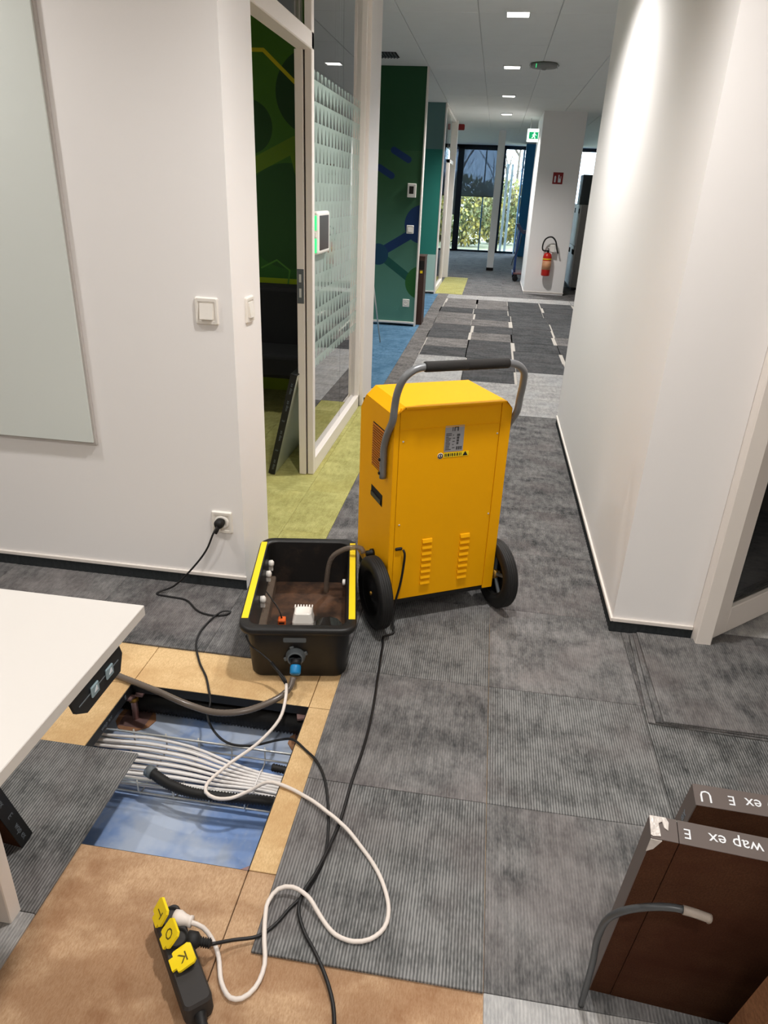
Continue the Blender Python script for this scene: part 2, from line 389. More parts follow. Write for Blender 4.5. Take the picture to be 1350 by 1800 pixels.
# ---- shell
LS = CEIL + .004
ce = holder('ceiling')
struct('ceiling_board', bx((-6, -5, CEIL + .012), (6, 16.7, CEIL + .1)), M['tbar'], ce)
struct('ceiling_board', bx((-6, 16.7, CEIL + .05), (6, 22.3, CEIL + .14)), M['ceiling'], ce)
px0 = -.857 - .59 * 1; pm = None
for i in range(7):
    for j in range(17):
        x0 = px0 + .5905 * i; y0 = -3.3 + 1.2 * j - (.0 if i % 2 else 0)
        if y0 > 16: continue
        if pm is None:
            o = struct('ceiling_panel', bx((.003, .003, 0), (.5875, 1.197, .012), .0015), M['ceiling'], ce); pm = o.data
        else:
            o = bpy.data.objects.new('ceiling_panel', pm); link(o, ce)
        o.location = (x0, y0, CEIL)
struct('ceiling_board', bx((-6, -5, CEIL), (px0 - .003, 16.7, CEIL + .012)), M['ceiling'], ce)
struct('ceiling_board', bx((px0 + .5905 * 7 + .003, -5, CEIL), (6, 16.7, CEIL + .012)), M['ceiling'], ce)
struct('wall_back', bx((-6, -5.2, -.05), (6, -5, CEIL + .1)), M['wall'])
struct('wall_outer_left', bx((-6.2, -5, -.05), (-6, 22.3, CEIL + .1)), M['wall'])
struct('wall_outer_right', bx((6, -5, -.05), (6.2, 22.3, CEIL + .1)), M['wall'])
# left wall with the return to the meeting room door
struct('wall_left', prism(B(), [(-6, YL), (-.86, YL), (-.86, 2.668), (-.96, 2.668), (-.96, YL + .1), (-6, YL + .1)], 'z', 0, LS), M['wall'])
struct('trim_left', bx((-6, YL - .009, .046), (-.856, YL, .062), .002), M['paint'])
def ribbed(name, n0, n1, plane, y, axis, m, dirn):
    """carpet strip skirting with vertical ribs"""
    b = B(); n = int(abs(n1 - n0) / .014)
    pts = []
    for i in range(n + 1):
        t = n0 + (n1 - n0) * i / n; d = .006 if i % 2 else .004
        pts.append((t, d))
    for (t0, d0), (t1, d1) in zip(pts, pts[1:]):
        q = []
        for t, d, z in ((t0, d0, 0), (t1, d1, 0), (t1, d1, .046), (t0, d0, .046)):
            q.append((t, plane + dirn * d, z) if axis == 'x' else (plane + dirn * d, t, z))
        b.faces.new([b.verts.new(v) for v in q])
    return struct(name, b, m)
M['skirt'] = mat('charcoal carpet strip', (50, 53, 55), .95, spec=.1, var=.3, scale=160)
ribbed('baseboard_left', -6, -.856, YL, 0, 'x', M['skirt'], -1)
# right wall block
struct('wall_right', bx((XR, YL, 0), (.885, 5.07, LS)), M['wall'])
b = B(); box(b, (XR - .009, YL - .009, .046), (XR, 5.07, .062), .002); box(b, (XR, YL - .009, .046), (.885, YL, .062), .002)
struct('trim_right', b, M['paint'])
ribbed('baseboard_right', YL - .005, 5.07, XR, 0, 'y', M['skirt'], -1)
ribbed('baseboard_front', XR - .005, .885, YL, 0, 'x', M['skirt'], -1)
struct('wall_room_right', bx((.885, 5.0, 0), (3.6, 5.07, LS)), M['wall'])
struct('wall_room_side', bx((3.6, -5, 0), (3.7, 5.07, LS)), M['wall'])
# ---- meeting room glass front: post, header, stiles, glass
dj = holder('door_1')
struct('header', bx((XP - .075, 2.668, 2.075), (XP, 3.70, 2.145), .004), M['paint'], dj)
struct('jamb', bx((XP - .035, 3.655, 0), (XP, 3.70, CEIL), .003), M['paint'], dj)
struct('stop', bx((XP - .082, 3.648, 0), (XP - .043, 3.70, 2.075), .002), M['paint'], dj)
struct('gap_seal', bx((XP - .043, 3.67, 0), (XP - .035, 3.70, 2.075)), M['dark'], dj)
sp = struct('strike_plate', bx((XP - .080, 3.6445, .955), (XP - .045, 3.649, 1.125), .001), M['grey_plastic'], dj)
struct('keeper', bx((XP - .070, 3.642, .985), (XP - .058, 3.646, 1.03), .001), M['steel'], sp)
struct('keeper', bx((XP - .070, 3.642, 1.06), (XP - .058, 3.646, 1.10), .001), M['steel'], sp)
struct('transom_pane', bx((XP - .05, 2.668, 2.145), (XP - .04, 3.655, CEIL)), M['glass'], dj)
gp = holder('wall_glass_partition')
struct('bottom_rail', bx((XP - .06, 3.70, 0), (XP, 5.128, .09), .003), M['paint'], gp)
struct('top_rail', bx((XP - .06, 3.70, 2.70), (XP, 5.128, CEIL), .003), M['paint'], gp)
struct('stile', bx((XP - .06, 5.09, 0), (XP, 5.128, CEIL), .003), M['paint'], gp)
struct('pane', bx((XP - .042, 3.70, .09), (XP - .032, 4.525, 2.70)), M['frost'], gp)
struct('pane', bx((XP - .042, 4.530, .09), (XP - .032, 5.09, 2.70)), M['frost'], gp)
struct('seal', bx((XP - .041, 4.525, .09), (XP - .033, 4.530, 2.70)), M['grey_plastic'], gp)
struct('wall_end_post', bx((-.985, 5.13, 0), (-.872, 5.55, LS), .003), M['paint'])
# ---- green meeting room back wall with printed mural
dkg, lime, yel, mid = (28, 62, 22), (104, 122, 10), (190, 172, 18), (70, 112, 20)
def base_room(k, X, Z):
    c = k.mix(k.step(Z, 1.0, 2.2), srgb(40, 88, 28), srgb(66, 106, 22))
    return k.mix(k.math('LESS_THAN', Z, .87), c, srgb(128, 146, 10))
M['mural_room'] = mural('green room mural', base_room, [
    ('c', -1.32, 2.10, .26, (30, 62, 28)), ('c', -1.78, 1.88, .17, (30, 66, 24)), ('c', -1.50, 1.30, .36, (34, 74, 28)),
    ('b', (-1.78, 1.62), (-1.45, 1.78), .05, (92, 120, 16)), ('b', (-1.45, 1.78), (-1.40, 1.60), .05, (92, 120, 16)),
    ('b', (-1.80, 2.34), (-1.66, 2.34), .012, yel), ('b', (-1.66, 2.34), (-1.40, 2.12), .012, yel),
    ('b', (-1.72, .94), (-1.60, 1.0), .006, (70, 120, 40)), ('b', (-1.60, 1.0), (-1.50, .93), .006, (70, 120, 40)), ('b', (-1.50, .93), (-1.52, .80), .006, (70, 120, 40))])
struct('wall_meeting_room', bx((-4.6, 5.40, 0), (-.985, 5.55, LS)), M['mural_room'])
struct('wall_meeting_room_side', bx((-4.7, YL + .1, 0), (-4.6, 5.55, LS)), M['wall'])
# ---- recess with dark green printed wall
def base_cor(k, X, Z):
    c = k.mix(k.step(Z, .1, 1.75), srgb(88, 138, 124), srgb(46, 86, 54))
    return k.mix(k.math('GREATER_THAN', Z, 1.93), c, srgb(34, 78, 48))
bl = (18, 50, 96); tl_ = (26, 82, 74)
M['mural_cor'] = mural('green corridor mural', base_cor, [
    ('b', (-1.36, 1.75), (-1.215, 1.67), .035, bl), ('b', (-1.20, 1.93), (-1.03, 1.84), .035, bl),
    ('b', (-1.30, .80), (-.86, .50), .045, tl_), ('b', (-1.32, .84), (-.86, 1.12), .05, bl),
    ('c', -1.34, .82, .12, (22, 64, 92)), ('c', -.83, 1.17, .21, bl), ('c', -.81, .52, .19, (40, 96, 44))])
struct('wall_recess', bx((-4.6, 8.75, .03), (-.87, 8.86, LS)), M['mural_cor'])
struct('trim_1', bx((-.872, 8.744, 0), (-.856, 8.87, LS), .002), M['paint'])
struct('trim_2', bx((-4.6, 8.735, .03), (-.872, 8.75, .055), .003), M['paint'])
struct('wall_recess_side', bx((-4.7, 5.55, 0), (-4.6, 14.6, LS)), M['wall'])
def base_teal(k, X, Z):
    c = k.mix(k.math('GREATER_THAN', Z, 2.12), srgb(46, 128, 116), srgb(104, 138, 136))
    return k.mix(k.math('LESS_THAN', Z, .61), c, srgb(176, 208, 198))
M['teal'] = mural('banded teal paint', base_teal, [])
struct('wall_teal', bx((-4.6, 11.95, .03), (-.885, 12.06, LS)), M['teal'])
struct('trim_3', bx((-.887, 11.944, 0), (-.866, 12.07, LS), .002), M['paint'])
struct('trim_4', bx((-4.6, 11.935, .03), (-.887, 11.95, .05), .003), M['paint'])
# far glass partition
g2 = holder('wall_far_glass')
struct('pane', bx((-.91, 12.07, .08), (-.90, 13.55, 2.70)), M['glass'], g2)
struct('bottom_rail', bx((-.93, 12.07, 0), (-.87, 13.55, .08), .003), M['paint'], g2)
struct('top_rail', bx((-.93, 12.07, 2.70), (-.87, 14.6, CEIL)), M['paint'], g2)
struct('door_frame', bx((-.93, 13.55, 0), (-.87, 13.62, 2.06), .003), M['paint'], g2)
struct('door_header', bx((-.93, 13.55, 2.0), (-.87, 14.60, 2.06), .003), M['paint'], g2)
struct('post', bx((-.95, 14.58, 0), (-.83, 14.72, LS), .003), M['paint'], g2)
# columns
struct('column_far', bx((-.085, 16.5, .06), (.06, 16.66, LS + .06), .003), M['wall'])
struct('baseboard_column', bx((-.09, 16.495, 0), (.065, 16.665, .06)), M['dark'])
struct('column_white', bx((.60, 12.70, 0), (1.265, 14.3, LS), .004), M['wall'])
b = B(); box(b, (.592, 12.692, .03), (1.273, 12.70, .045)); box(b, (.592, 12.70, .03), (.60, 14.3, .045)); struct('trim_5', b, M['paint'])
# blue wall by the far window
struct('wall_blue', bx((.64, 21.0, 0), (1.9, 21.2, LS + .06)), M['bluewall'])
# ---- window wall
wn = holder('window_1')
for x0, x1, z0, z1 in ((-1.19, -1.02, 0, 2.80), (.60, .66, 0, 2.80), (1.9, 2.05, 0, 2.80), (-6, 6, 2.70, 2.79), (-6, 6, 0, .05), (3.6, 3.7, 0, 2.8), (-3.2, -3.08, 0, 2.8), (.06, .14, 0, 2.8)):
    struct('window_frame', bx((x0, 22.0, z0), (x1, 22.1, z1)), M['window_frame'], wn)
struct('mullion', bx((-.42, 22.02, .05), (-.385, 22.07, 2.7)), M['bluewall'], wn)
for x0, x1 in ((-6, -3.2), (-3.08, -1.19), (-1.02, .06), (.14, .60), (2.05, 3.6), (3.7, 6)):
    struct('pane', bx((x0, 22.05, .05), (x1, 22.06, 2.7)), M['glass'], wn)
struct('lining', bx((.60, 21.9, 0), (.63, 22.0, 2.7)), M['fin'], wn)
for i, (x0, x1, zb, lb) in enumerate(((-1.34, -1.18, 1.0, 'grey roller blind on the far window, left of the dark mullion and hanging lower'), (-1.02, .05, 1.49, 'grey roller blind on the far window, right of the dark mullion'))):
    t = thing('roller_blind', lb, 'blind', (0, 21.93, 0))
    obj('fabric', bx((x0, .0, zb), (x1, .004, 2.70)), M['blind'], t)
    obj('bottom_bar', bx((x0, -.006, zb - .02), (x1, .010, zb)), M['window_frame'], t)
    obj('roller', bx((x0, -.03, 2.66), (x1, .03, 2.72), .01), M['window_frame'], t)
for x, lb in ((.225, 'left one of two white sun fins in the far bright window'), (.355, 'right one of two white sun fins in the far bright window')):
    tag(obj('sun_fin', bx((x - .034, 22.16, -.3), (x + .034, 22.19, 2.35), .004), M['fin']), lb, 'fin')
# ---- outside
struct('ground_outside', bx((-40, 22.3, -.6), (40, 80, -.3)), M['ground'])
def leaves(bm, cen, rad, n, s, rnd):
    for _ in range(n):
        while True:
            p = Vector([rnd.uniform(-1, 1) for _ in range(3)])
            if p.length < 1: break
        p = Vector((cen[0] + p.x * rad[0], cen[1] + p.y * rad[1], cen[2] + p.z * rad[2]))
        e = Euler([rnd.uniform(0, 6.3) for _ in range(3)]).to_matrix(); q = s * rnd.uniform(.6, 1.4)
        bm.faces.new([bm.verts.new(p + e @ Vector(v) * q) for v in ((-1, 0, 0), (0, .55, .1), (1, 0, 0), (0, -.55, .1))])
rnd = random.Random(3)
for x, y, lb in ((-3.6, 31, 'round autumn shrub outside the far window, behind the dark mullion'), (-1.2, 29, 'yellow green shrub outside the far window, under the wider grey blind'), (.3, 31.5, 'yellow shrub outside the bright window behind the white fins'), (5.4, 30, 'green shrub outside the window beyond the lockers')):
    t = thing('shrub', lb, 'shrub', (x, y, -.3)); b = B(); hgt = 2.5 if x < 4 else 3.6
    leaves(b, (0, 0, hgt * .5), (1.6, 1.0, hgt * .5), 3400, .085, rnd); f = obj('foliage', b, M['leaf'], t); f['kind'] = 'stuff'
    b = B()
    for i in range(5): sweep(b, [(0, 0, 0), (rnd.uniform(-.5, .5), rnd.uniform(-.3, .3), 1.0), (rnd.uniform(-1, 1), rnd.uniform(-.6, .6), 2.0)], .03, 5)
    obj('stem', b, M['trunk'], t)
def bare_tree(x, y, lb, seed):
    rr = random.Random(seed); t = thing('bare_tree', lb, 'tree', (x, y, -.3)); b = B(); tips = []
    def grow(p, d, L, r, lev):
        pts = [p]; q = p.copy()
        for i in range(4):
            d = (d + Vector((rr.uniform(-.18, .18), rr.uniform(-.18, .18), rr.uniform(-.02, .14)))).normalized(); q = q + d * L / 4; pts.append(q.copy())
        sweep(b, pts, lambda i: r * (1 - .12 * i), 5)
        if lev < 3:
            for i in range(4 if lev else 9):
                pp = pts[rr.randint(1, 4)]; grow(pp.copy(), (d * .8 + Vector((rr.uniform(-.9, .9), rr.uniform(-.9, .9), rr.uniform(-.1, .6)))).normalized(), L * .55, r * .5, lev + 1)
    grow(Vector((0, 0, 0)), Vector((0, 0, 1)), 4.6, .075, 0)
    obj('trunk', b, M['trunk'], t)
bare_tree(.55, 34, 'bare leafless tree outside the bright far window', 5)
bare_tree(-2.2, 36, 'bare leafless tree seen through the grey blind', 8)

# ================================================================ FLOOR
fl = holder('floor')
VX0, VX1, VY0, VY1 = -1.64, .16, .52, 2.32
TZ = .0075
M['screed'] = mat('light screed', (186, 180, 172), .9, var=.05)
for lo, hi in (((-6, -5, -.06), (VX0, 8, -TZ)), ((VX1, -5, -.06), (6, 8, -TZ)), ((VX0, -5, -.06), (VX1, VY0, -TZ)), ((VX0, VY1, -.06), (VX1, 8, -TZ)), ((-6, 8, -.06), (6, 22.2, -TZ))):
    struct('floor_base', bx(lo, hi), M['screed'], fl)
tile_cache = {}; ntile = 0
def tile(x0, y0, x1, y1, kind, turn=False, gap=.0006, parent=fl, z=0):
    w, d = round(x1 - x0, 4), round(y1 - y0, 4); key = (w, d, kind, turn)
    if key not in tile_cache:
        W_, D_ = (d, w) if turn else (w, d)
        tile_cache[key] = None
        o = struct('carpet_tile', bx((-W_ / 2 + gap, -D_ / 2 + gap, -TZ), (W_ / 2 - gap, D_ / 2 - gap, 0), .0012), M['carpet_' + kind], parent); tile_cache[key] = o.data
    else:
        o = bpy.data.objects.new('carpet_tile', tile_cache[key]); link(o, parent)
    o.location = ((x0 + x1) / 2, (y0 + y1) / 2, z); o.rotation_euler = (0, 0, math.pi / 2 if turn else 0); return o
holes = {(-.87, .925), (-.87, 1.425), (-1.37, 1.425), (-.87, .425), (-.37, .425)}
for i in range(-4, 5):
    for j in range(0, 4):
        x0 = round(-.87 + .5 * i + .0, 3); y0 = round(.425 + .5 * j, 3)
        if (x0, y0) in holes or (x0 == -1.37 and y0 == 1.425): continue
        kind, turn = 'dark', False
        if x0 < -.8 and y0 < .9: kind = 'light'
        if x0 > 0 and y0 < .9: kind = 'light'
        if x0 > 0: kind2 = {.925: ('mid', False), 1.425: ('dark', False), 1.925: ('mid', False)}.get(y0); kind, turn = kind2 or (kind, turn)
        if x0 == -.37: kind, turn = {.925: ('dark', False), 1.425: ('mid', False), 1.925: ('dark', False)}[y0]
        if y0 == 1.925 and x0 < -.4: kind, turn = ('mid', False)
        if x0 == -1.37 and y0 == .925: kind, turn = 'dark', False
        tile(x0, y0, x0 + .5, y0 + .5, kind, turn)
y0 = 2.425; j = 0
while y0 < 5.19:
    y1 = min(y0 + .5, 5.2)
    if y0 > 2.6:
        tile(-.87, y0, -.645, y1, 'green'); tile(-.645, y0, -.37, y1, 'mid')
    else:
        tile(-.87, y0, -.37, 2.925, 'mid') if False else (tile(-.87, y0, -.645, y1, 'green'), tile(-.645, y0, -.37, y1, 'mid'))
    tile(-.37, y0, .13, y1, 'mid'); tile(.13, y0, .63, y1, 'mid')
    y0 += .5; j += 1
# room carpet (lime) and beyond
for i in range(3):
    for j in range(6):
        tile(-2.37 + .5 * i, 2.4 + .5 * j, -1.87 + .5 * i, 2.9 + .5 * j, 'green', (i + j) % 2 == 0)
for i in range(3):
    for j in range(4): tile(-.87 + .0 + 1.5 + .5 * i + .26, 2.4 + .5 * j + .03, -.37 + 1.5 + .5 * i + .26, 2.9 + .5 * j + .03, 'light' if j < 1 else 'black')  # charcoal tiles put the shade of the unlit room into the floor colour
# light and charcoal loose tiles in the corridor
XS = [-.645, -.155, .335, .825, 1.315, 1.805]
for i in range(5):
    for j in range(13):
        x0, x1 = XS[i], XS[i + 1]; y0 = 5.2 + .49 * j; jit = random.uniform(-.03, .03)
        if j < 2: kind = 'light'
        elif j == 2: kind = 'light' if i in (0, 2, 3, 4) else 'black'
        elif j == 3: kind = 'light' if i == 0 else 'black'
        else: kind = random.choice(['black', 'black', 'black', 'black', 'brown'])
        gp_ = .006
        if kind != 'light': x0 += jit; x1 += jit; 
        tile(x0, y0, x1, y0 + .49, kind, False, gp_ if kind != 'light' else .002)
for i in range(5): tile(XS[i], 11.57, XS[i + 1], 12.06, 'light', False, .002); 
for j in range(13): tile(-.87 + .06, 5.2 + .53 * j, -.645, 5.2 + .53 * (j + 1), 'brown')
for j in range(7):
    for i in range(2): tile(-1.81 + .5 * i, 5.7 + .9 * j, -1.31 + .5 * i, 6.6 + .9 * j, 'blue', j % 2 == 0)
for j in range(5):
    tile(-.87, 12.1 + .52 * j, -.42, 12.62 + .52 * j, 'green')
M['carpet_far'] = M['carpet_mid']
for j in range(11):
    y0 = 12.1 + .9 * j
    for x0, x1 in ((-3.1, -2.0), (-2.0, -.87), (-.87, .25), (.25, 1.37), (1.37, 2.5), (2.5, 3.6)):
        if x0 == -.87 and j < 3: x0 = -.42
        tile(x0, y0, x1, y0 + .9, 'mid')
# raised floor panels around the opening
M['edge_strip'] = M['edge_black']
for i in range(3):
    for j in range(3):
        if i == 1 and j == 1: continue
        x0 = VX0 + .6 * i; y0 = VY0 + .6 * j
        blotchy = j == 0
        o = struct('floor_panel', bx((x0 + .0012, y0 + .0012, -.042), (x0 + .5988, y0 + .5988, -TZ - .0005), .0012), M['chip_blotchy' if blotchy else 'chip_dry'], fl)
        b = B()
        if (i, j) in ((0, 1), (2, 1), (1, 0), (1, 2)):
            q = {(0, 1): ((-1.0405, 1.121, -.042), (-1.0385, 1.719, -.010)), (2, 1): ((-.4415, 1.121, -.042), (-.4395, 1.719, -.010)), (1, 0): ((-1.039, 1.1185, -.042), (-.441, 1.1205, -.010)), (1, 2): ((-1.039, 1.7195, -.042), (-.441, 1.7215, -.010))}[(i, j)]
            box(b, *q); eb = obj('edge_band', b, M['edge_black'], o)
            if (i, j) == (0, 1):
                for yy, s in ((1.30, 'wap ex'), (1.42, 'E'), (1.55, 'wap ex'), (1.67, 'E')): text(s, .022, M['print_grey'], eb, frame_m((-1.0382, yy, -.026), (0, 1, 0), (0, 0, 1)))
        else: b.free()
struct('floor_void', bx((-2.2, .1, -.20), (.7, 2.7, -.155)), M['slab_void'])
struct('wall_void', prism(B(), [(-1.7, .5), (.2, .5), (.2, 2.34), (-1.7, 2.34), (-1.7, 2.3), (.16, 2.3), (.16, .54), (-1.7, .54)], 'z', -.155, -.06), M['dark'])
# pedestals at the corners of the opening
for n_, (x, y, lb) in enumerate(((-1.04, 1.72, 'steel floor pedestal at the far left corner of the floor opening'), (-.44, 1.72, 'steel floor pedestal at the far right corner of the floor opening'), (-.44, 1.12, 'steel floor pedestal at the near right corner of the floor opening'), (-1.04, 1.12, 'steel floor pedestal at the near left corner, under the overhanging carpet tile'))):
    t = thing('floor_pedestal', lb, 'pedestal', (x, y, -.155), .3 * n_)
    obj('base_plate', bx((-.045, -.045, 0), (.045, .045, .004), .001), M['pedestal'], t)
    b = B(); lathe(b, [(.0, .004), (.011, .004), (.011, .085), (.008, .085), (.008, .108), (0, .108)], 10); obj('tube', b, M['pedestal'], t)
    b = B(); lathe(b, [(0, .078), (.017, .078), (.017, .09), (0, .09)], 6); obj('nut', b, M['brass'], t)
    b = B(); box(b, (-.038, -.012, .105), (.038, .012, .112)); box(b, (-.012, -.038, .105), (.012, .038, .112)); obj('head', b, M['pedestal'], t)
    b = B(); rq = random.Random(n_)
    prism(b, [(math.cos(a * .52) * (.06 + .012 * rq.random()), math.sin(a * .52) * (.055 + .012 * rq.random())) for a in range(12)], 'z', 0, .003); obj('glue', b, M['glue'], t)

# ================================================================ FLOOR OPENING CONTENTS
t = thing('cable_tray', 'silver wire mesh cable tray crossing the floor opening', 'cable tray', (0, 0, -.155))
b = B()
for y, z in ((1.595, .062), (1.60, .055), (1.60, .018), (1.415, .062), (1.408, .055), (1.408, .018), (1.47, -.0005 + .0065), (1.54, .006)): sweep(b, [(-1.25, y, z), (-.15, y, z)], .003, 6)
obj('long_wire', b, M['steel'], t)
for i in range(10):
    x = -1.20 + .108 * i; b = B()
    sweep(b, [(x, 1.602, .066), (x, 1.602, .02), (x, 1.594, .006), (x, 1.414, .006), (x, 1.406, .02), (x, 1.406, .066)], .0026, 6); obj('cross_wire', b, M['steel'], t)
rq = random.Random(11)
for i in range(28):
    row, c_ = i % 4, i // 4; u = (c_ + (.25 if row % 2 else -.25)) / 6.25 + .02
    dz = .0092 * row; w1, w2 = rq.uniform(-.002, .002), rq.uniform(-.003, .003)
    Y = lambda f, y0: y0 + f * (u - .5)
    b = B()
    sweep(b, spline([(-1.36, Y(.15, 1.503), -.136 + dz), (-1.06, Y(.15, 1.503) + w2, -.133 + dz), (-.92, Y(.15, 1.502) + w1, -.126 + dz * 1.1), (-.77, Y(.135, 1.494) - w1, -.120 + dz * 1.15), (-.63, Y(.092, 1.474), -.116 + dz), (-.53, Y(.064, 1.466), -.116 + dz), (-.43, Y(.064, 1.462), -.118 + dz), (-.2, Y(.07, 1.46), -.125 + dz)], .04), .0044, 6)
    tag(obj('data_cable', b, M['cable_white'], smooth=True), 'white data cable in the bundle lying in the wire tray', 'cable', 'bundle of white data cables in the tray')
t = None
b = B(); P = spline([(-.53, 1.425, -.100), (-.53, 1.43, -.080), (-.53, 1.466, -.076), (-.53, 1.503, -.080), (-.53, 1.508, -.100), (-.53, 1.503, -.120), (-.53, 1.466, -.124), (-.53, 1.43, -.120), (-.53, 1.425, -.100)], .006); sweep(b, P, .0026, 5)
tag(obj('cable_tie', b, M['cable_white']), 'white tie around the narrow end of the cable bundle', 'cable tie')
def conduit(name, pts, r, lb, pitch=.0085, m='rubber', cap=None):
    P = spline(pts, pitch / 2); b = B(); sweep(b, P, lambda i: r if i % 2 else r * .78, 12)
    o = obj(name, b, M[m]); tag(o, lb, 'conduit')
    if cap:
        d = (P[0] - P[1]).normalized(); c = B(); sweep(c, [P[0] + d * .012, P[0] - d * .01], r * 1.15, 12); obj('end_cap', c, M['grey_plastic'], o)
    return o
conduit('corrugated_conduit', [(-.836, 1.418, -.060), (-.765, 1.389, -.066), (-.69, 1.374, -.068), (-.59, 1.376, -.068), (-.46, 1.386, -.069), (-.25, 1.385, -.071)], .0155, 'black corrugated conduit with open capped end beside the white cables', cap=True)
conduit('corrugated_conduit', [(-.505, 1.525, -.085), (-.42, 1.522, -.09), (-.25, 1.525, -.10)], .0125, 'short stretch of thinner black conduit right of the cable tie')
conduit('drain_pipe', [(-1.5, 1.765, -.113), (-1.0, 1.77, -.113), (-.5, 1.76, -.113), (0.1, 1.765, -.113)], .041, 'thick black corrugated pipe along the far side of the floor opening', pitch=.011)

PLx, PLy = -.265, 2.215
def DL(x, y, z):
    c_, s_ = math.cos(R(28.9)), math.sin(R(28.9)); return (PLx + c_ * x - s_ * y, PLy + s_ * x + c_ * y, z)
# ================================================================ CRATE
ct = thing('plastic_crate', 'black rectangular plastic tub with yellow tape on both rims, beside the yellow machine', 'crate', (-.563, 2.147, -.0078), R(10.5))
def ring(w, l, r): return rrect(w, l, r, 5)
def loft(bm, rings, smooth=True, mi=0, closed_first=False, closed_last=False):
    RR = [[bm.verts.new((x, y, z)) for x, y in pts] for pts, z in rings]
    n = len(RR[0])
    for a, b_ in zip(RR, RR[1:]):
        for i in range(n):
            f = bm.faces.new([a[i], a[(i + 1) % n], b_[(i + 1) % n], b_[i]]); f.smooth = smooth; f.material_index = mi
    if closed_first: bm.faces.new(RR[0][::-1])
    if closed_last: bm.faces.new(RR[-1])
    return bm
W_, L_, ZR = .385, .655, .215
b = B(); loft(b, [(ring(.30, .57, .03), .0), (ring(.318, .59, .04), .012), (ring(.345, .615, .045), ZR - .018)], closed_first=True); obj('body', b, M['black'], ct)
b = B(); loft(b, [(ring(.345, .615, .045), ZR - .03), (ring(W_ - .006, L_ - .006, .05), ZR - .024), (ring(W_, L_, .052), ZR - .014), (ring(W_, L_, .052), ZR - .004), (ring(W_ - .01, L_ - .01, .05), ZR), (ring(.327, .597, .04), ZR), (ring(.322, .592, .04), ZR - .006)]); obj('rim', b, M['black'], ct)
b = B(); loft(b, [(ring(.322, .592, .04), ZR - .006), (ring(.300, .572, .035), .02)], closed_last=False); obj('inner_wall', b, M['crate_in'], ct)
b = B(); prism(b, ring(.304, .576, .035), 'z', .024, .032); obj('inner_floor', b, M['crate_floor'], ct)
for sx in (-1, 1):
    b = B(); x = sx * .1765; prism(b, [(x - .011, -.262), (x + .011, -.262), (x + .011, .285), (x - .011, .285)], 'z', ZR, ZR + .0012); obj('yellow_tape', b, M['yellow'], ct)['label'] = 'yellow warning tape strip on the rim'
b = B(); box(b, (-.158, -.265, .033), (-.128, .235, .090), .004); obj('wooden_lath', b, mat('wet lath', (92, 78, 66), .5, var=.3, scale=40), ct)
for y in (-.035, .15, .235):
    b = B(); lathe(b, [(0, 0), (.013, 0), (.015, .014), (.008, .020), (0, .020)], 12, Matrix.Translation((-.156, y, .145)) @ Matrix.Rotation(R(90), 4, 'Y')); box(b, (-.156, y - .006, .115), (-.140, y + .006, .145)); obj('clip', b, M['plastic_w'], ct)
b = B(); lathe(b, [(0, 0), (.012, 0), (.012, .01), (0, .012)], 12, Matrix.Translation((.150, .14, .12)) @ Matrix.Rotation(R(-90), 4, 'Y')); obj('clip', b, M['plastic_w'], ct)
b = B(); prism(b, rrect(.075, .018, .004, 3, -.01, ZR - .055), 'y', -.3060, -.3025); obj('label_holder', b, M['grey_plastic'], ct)
b = B(); box(b, (.1622, -.20, .05), (.1655, -.17, .12), .003); box(b, (.1610, -.215, .04), (.1630, -.165, .055), .002); obj('blue_mark', b, M['blue_plastic'], ct)
# hose fitting
FM = Matrix.Translation((-.008, -.300, .095)) @ Matrix.Rotation(R(90), 4, 'X')
b = B(); lathe(b, [(.012, 0), (.033, 0), (.033, .008), (.027, .012), (.027, .022), (.022, .024), (.022, .012)], 18, FM)
for a in (0, 90, 180, 270): box(b, (.03, -.007, 0), (.041, .007, .008), .002, FM @ Matrix.Rotation(R(a + 20), 4, 'Z'))
ft = obj('hose_fitting', b, M['grey_plastic'], ct)
FM2 = Matrix.Translation((-.006, -.318, .092)) @ Matrix.Rotation(R(128), 4, 'X')
b = B(); lathe(b, [(0, 0), (.017, 0), (.017, .02), (0, .02)], 14, FM2); obj('bush', b, M['rubber'], ft)
b = B(); lathe(b, [(0, .018), (.016, .018), (.018, .026), (.018, .046), (.015, .05), (0, .05)], 14, FM2); obj('coupling', b, M['blue_plastic'], ft)
# pump in the crate
pm_ = thing('float_pump', 'small white ribbed pump standing inside the black tub', 'pump', (-.560, 2.120, .0245), R(10.5))
b = B(); loft(b, [(rrect(.078, .07, .01), 0), (rrect(.078, .07, .012), .03), (rrect(.062, .055, .012), .062), (rrect(.05, .045, .012), .066)], closed_first=True, closed_last=True, smooth=False); obj('housing', b, M['plastic_w'], pm_)
for i in range(7):
    b = B(); box(b, (-.034 + i * .0105, .024, .0), (-.029 + i * .0105, .041, .064), .001); obj('rib', b, M['plastic_w'], pm_)
cn = thing('cable_connector', 'orange cable connector beside the white pump in the tub', 'connector', (-.636, 2.100, .0245), R(10.5))
b = B(); box(b, (-.014, -.016, 0), (.014, .016, .032), .003); obj('body', b, M['orange'], cn)
b = B(); box(b, (-.010, -.017, .006), (.010, -.0155, .012)); box(b, (-.010, -.017, .018), (.010, -.0155, .024)); obj('slot', b, M['dark'], cn)
b = B(); sweep(b, spline([(0, 0, .032), (-.012, .015, .06), (-.04, .045, .085), (-.062, .06, .11)], .01), .0028, 6); obj('lead', b, M['cord_black'], cn)
tag(obj('water_puddle', prism(B(), [(-.470 + math.cos(a * .55) * .055 * (1 + .1 * math.sin(3 * a)), 2.12 + math.sin(a * .55) * .075) for a in range(11)], 'z', .0244, .0256), M['water']), 'shiny water patch in the near right corner of the tub floor', 'water')
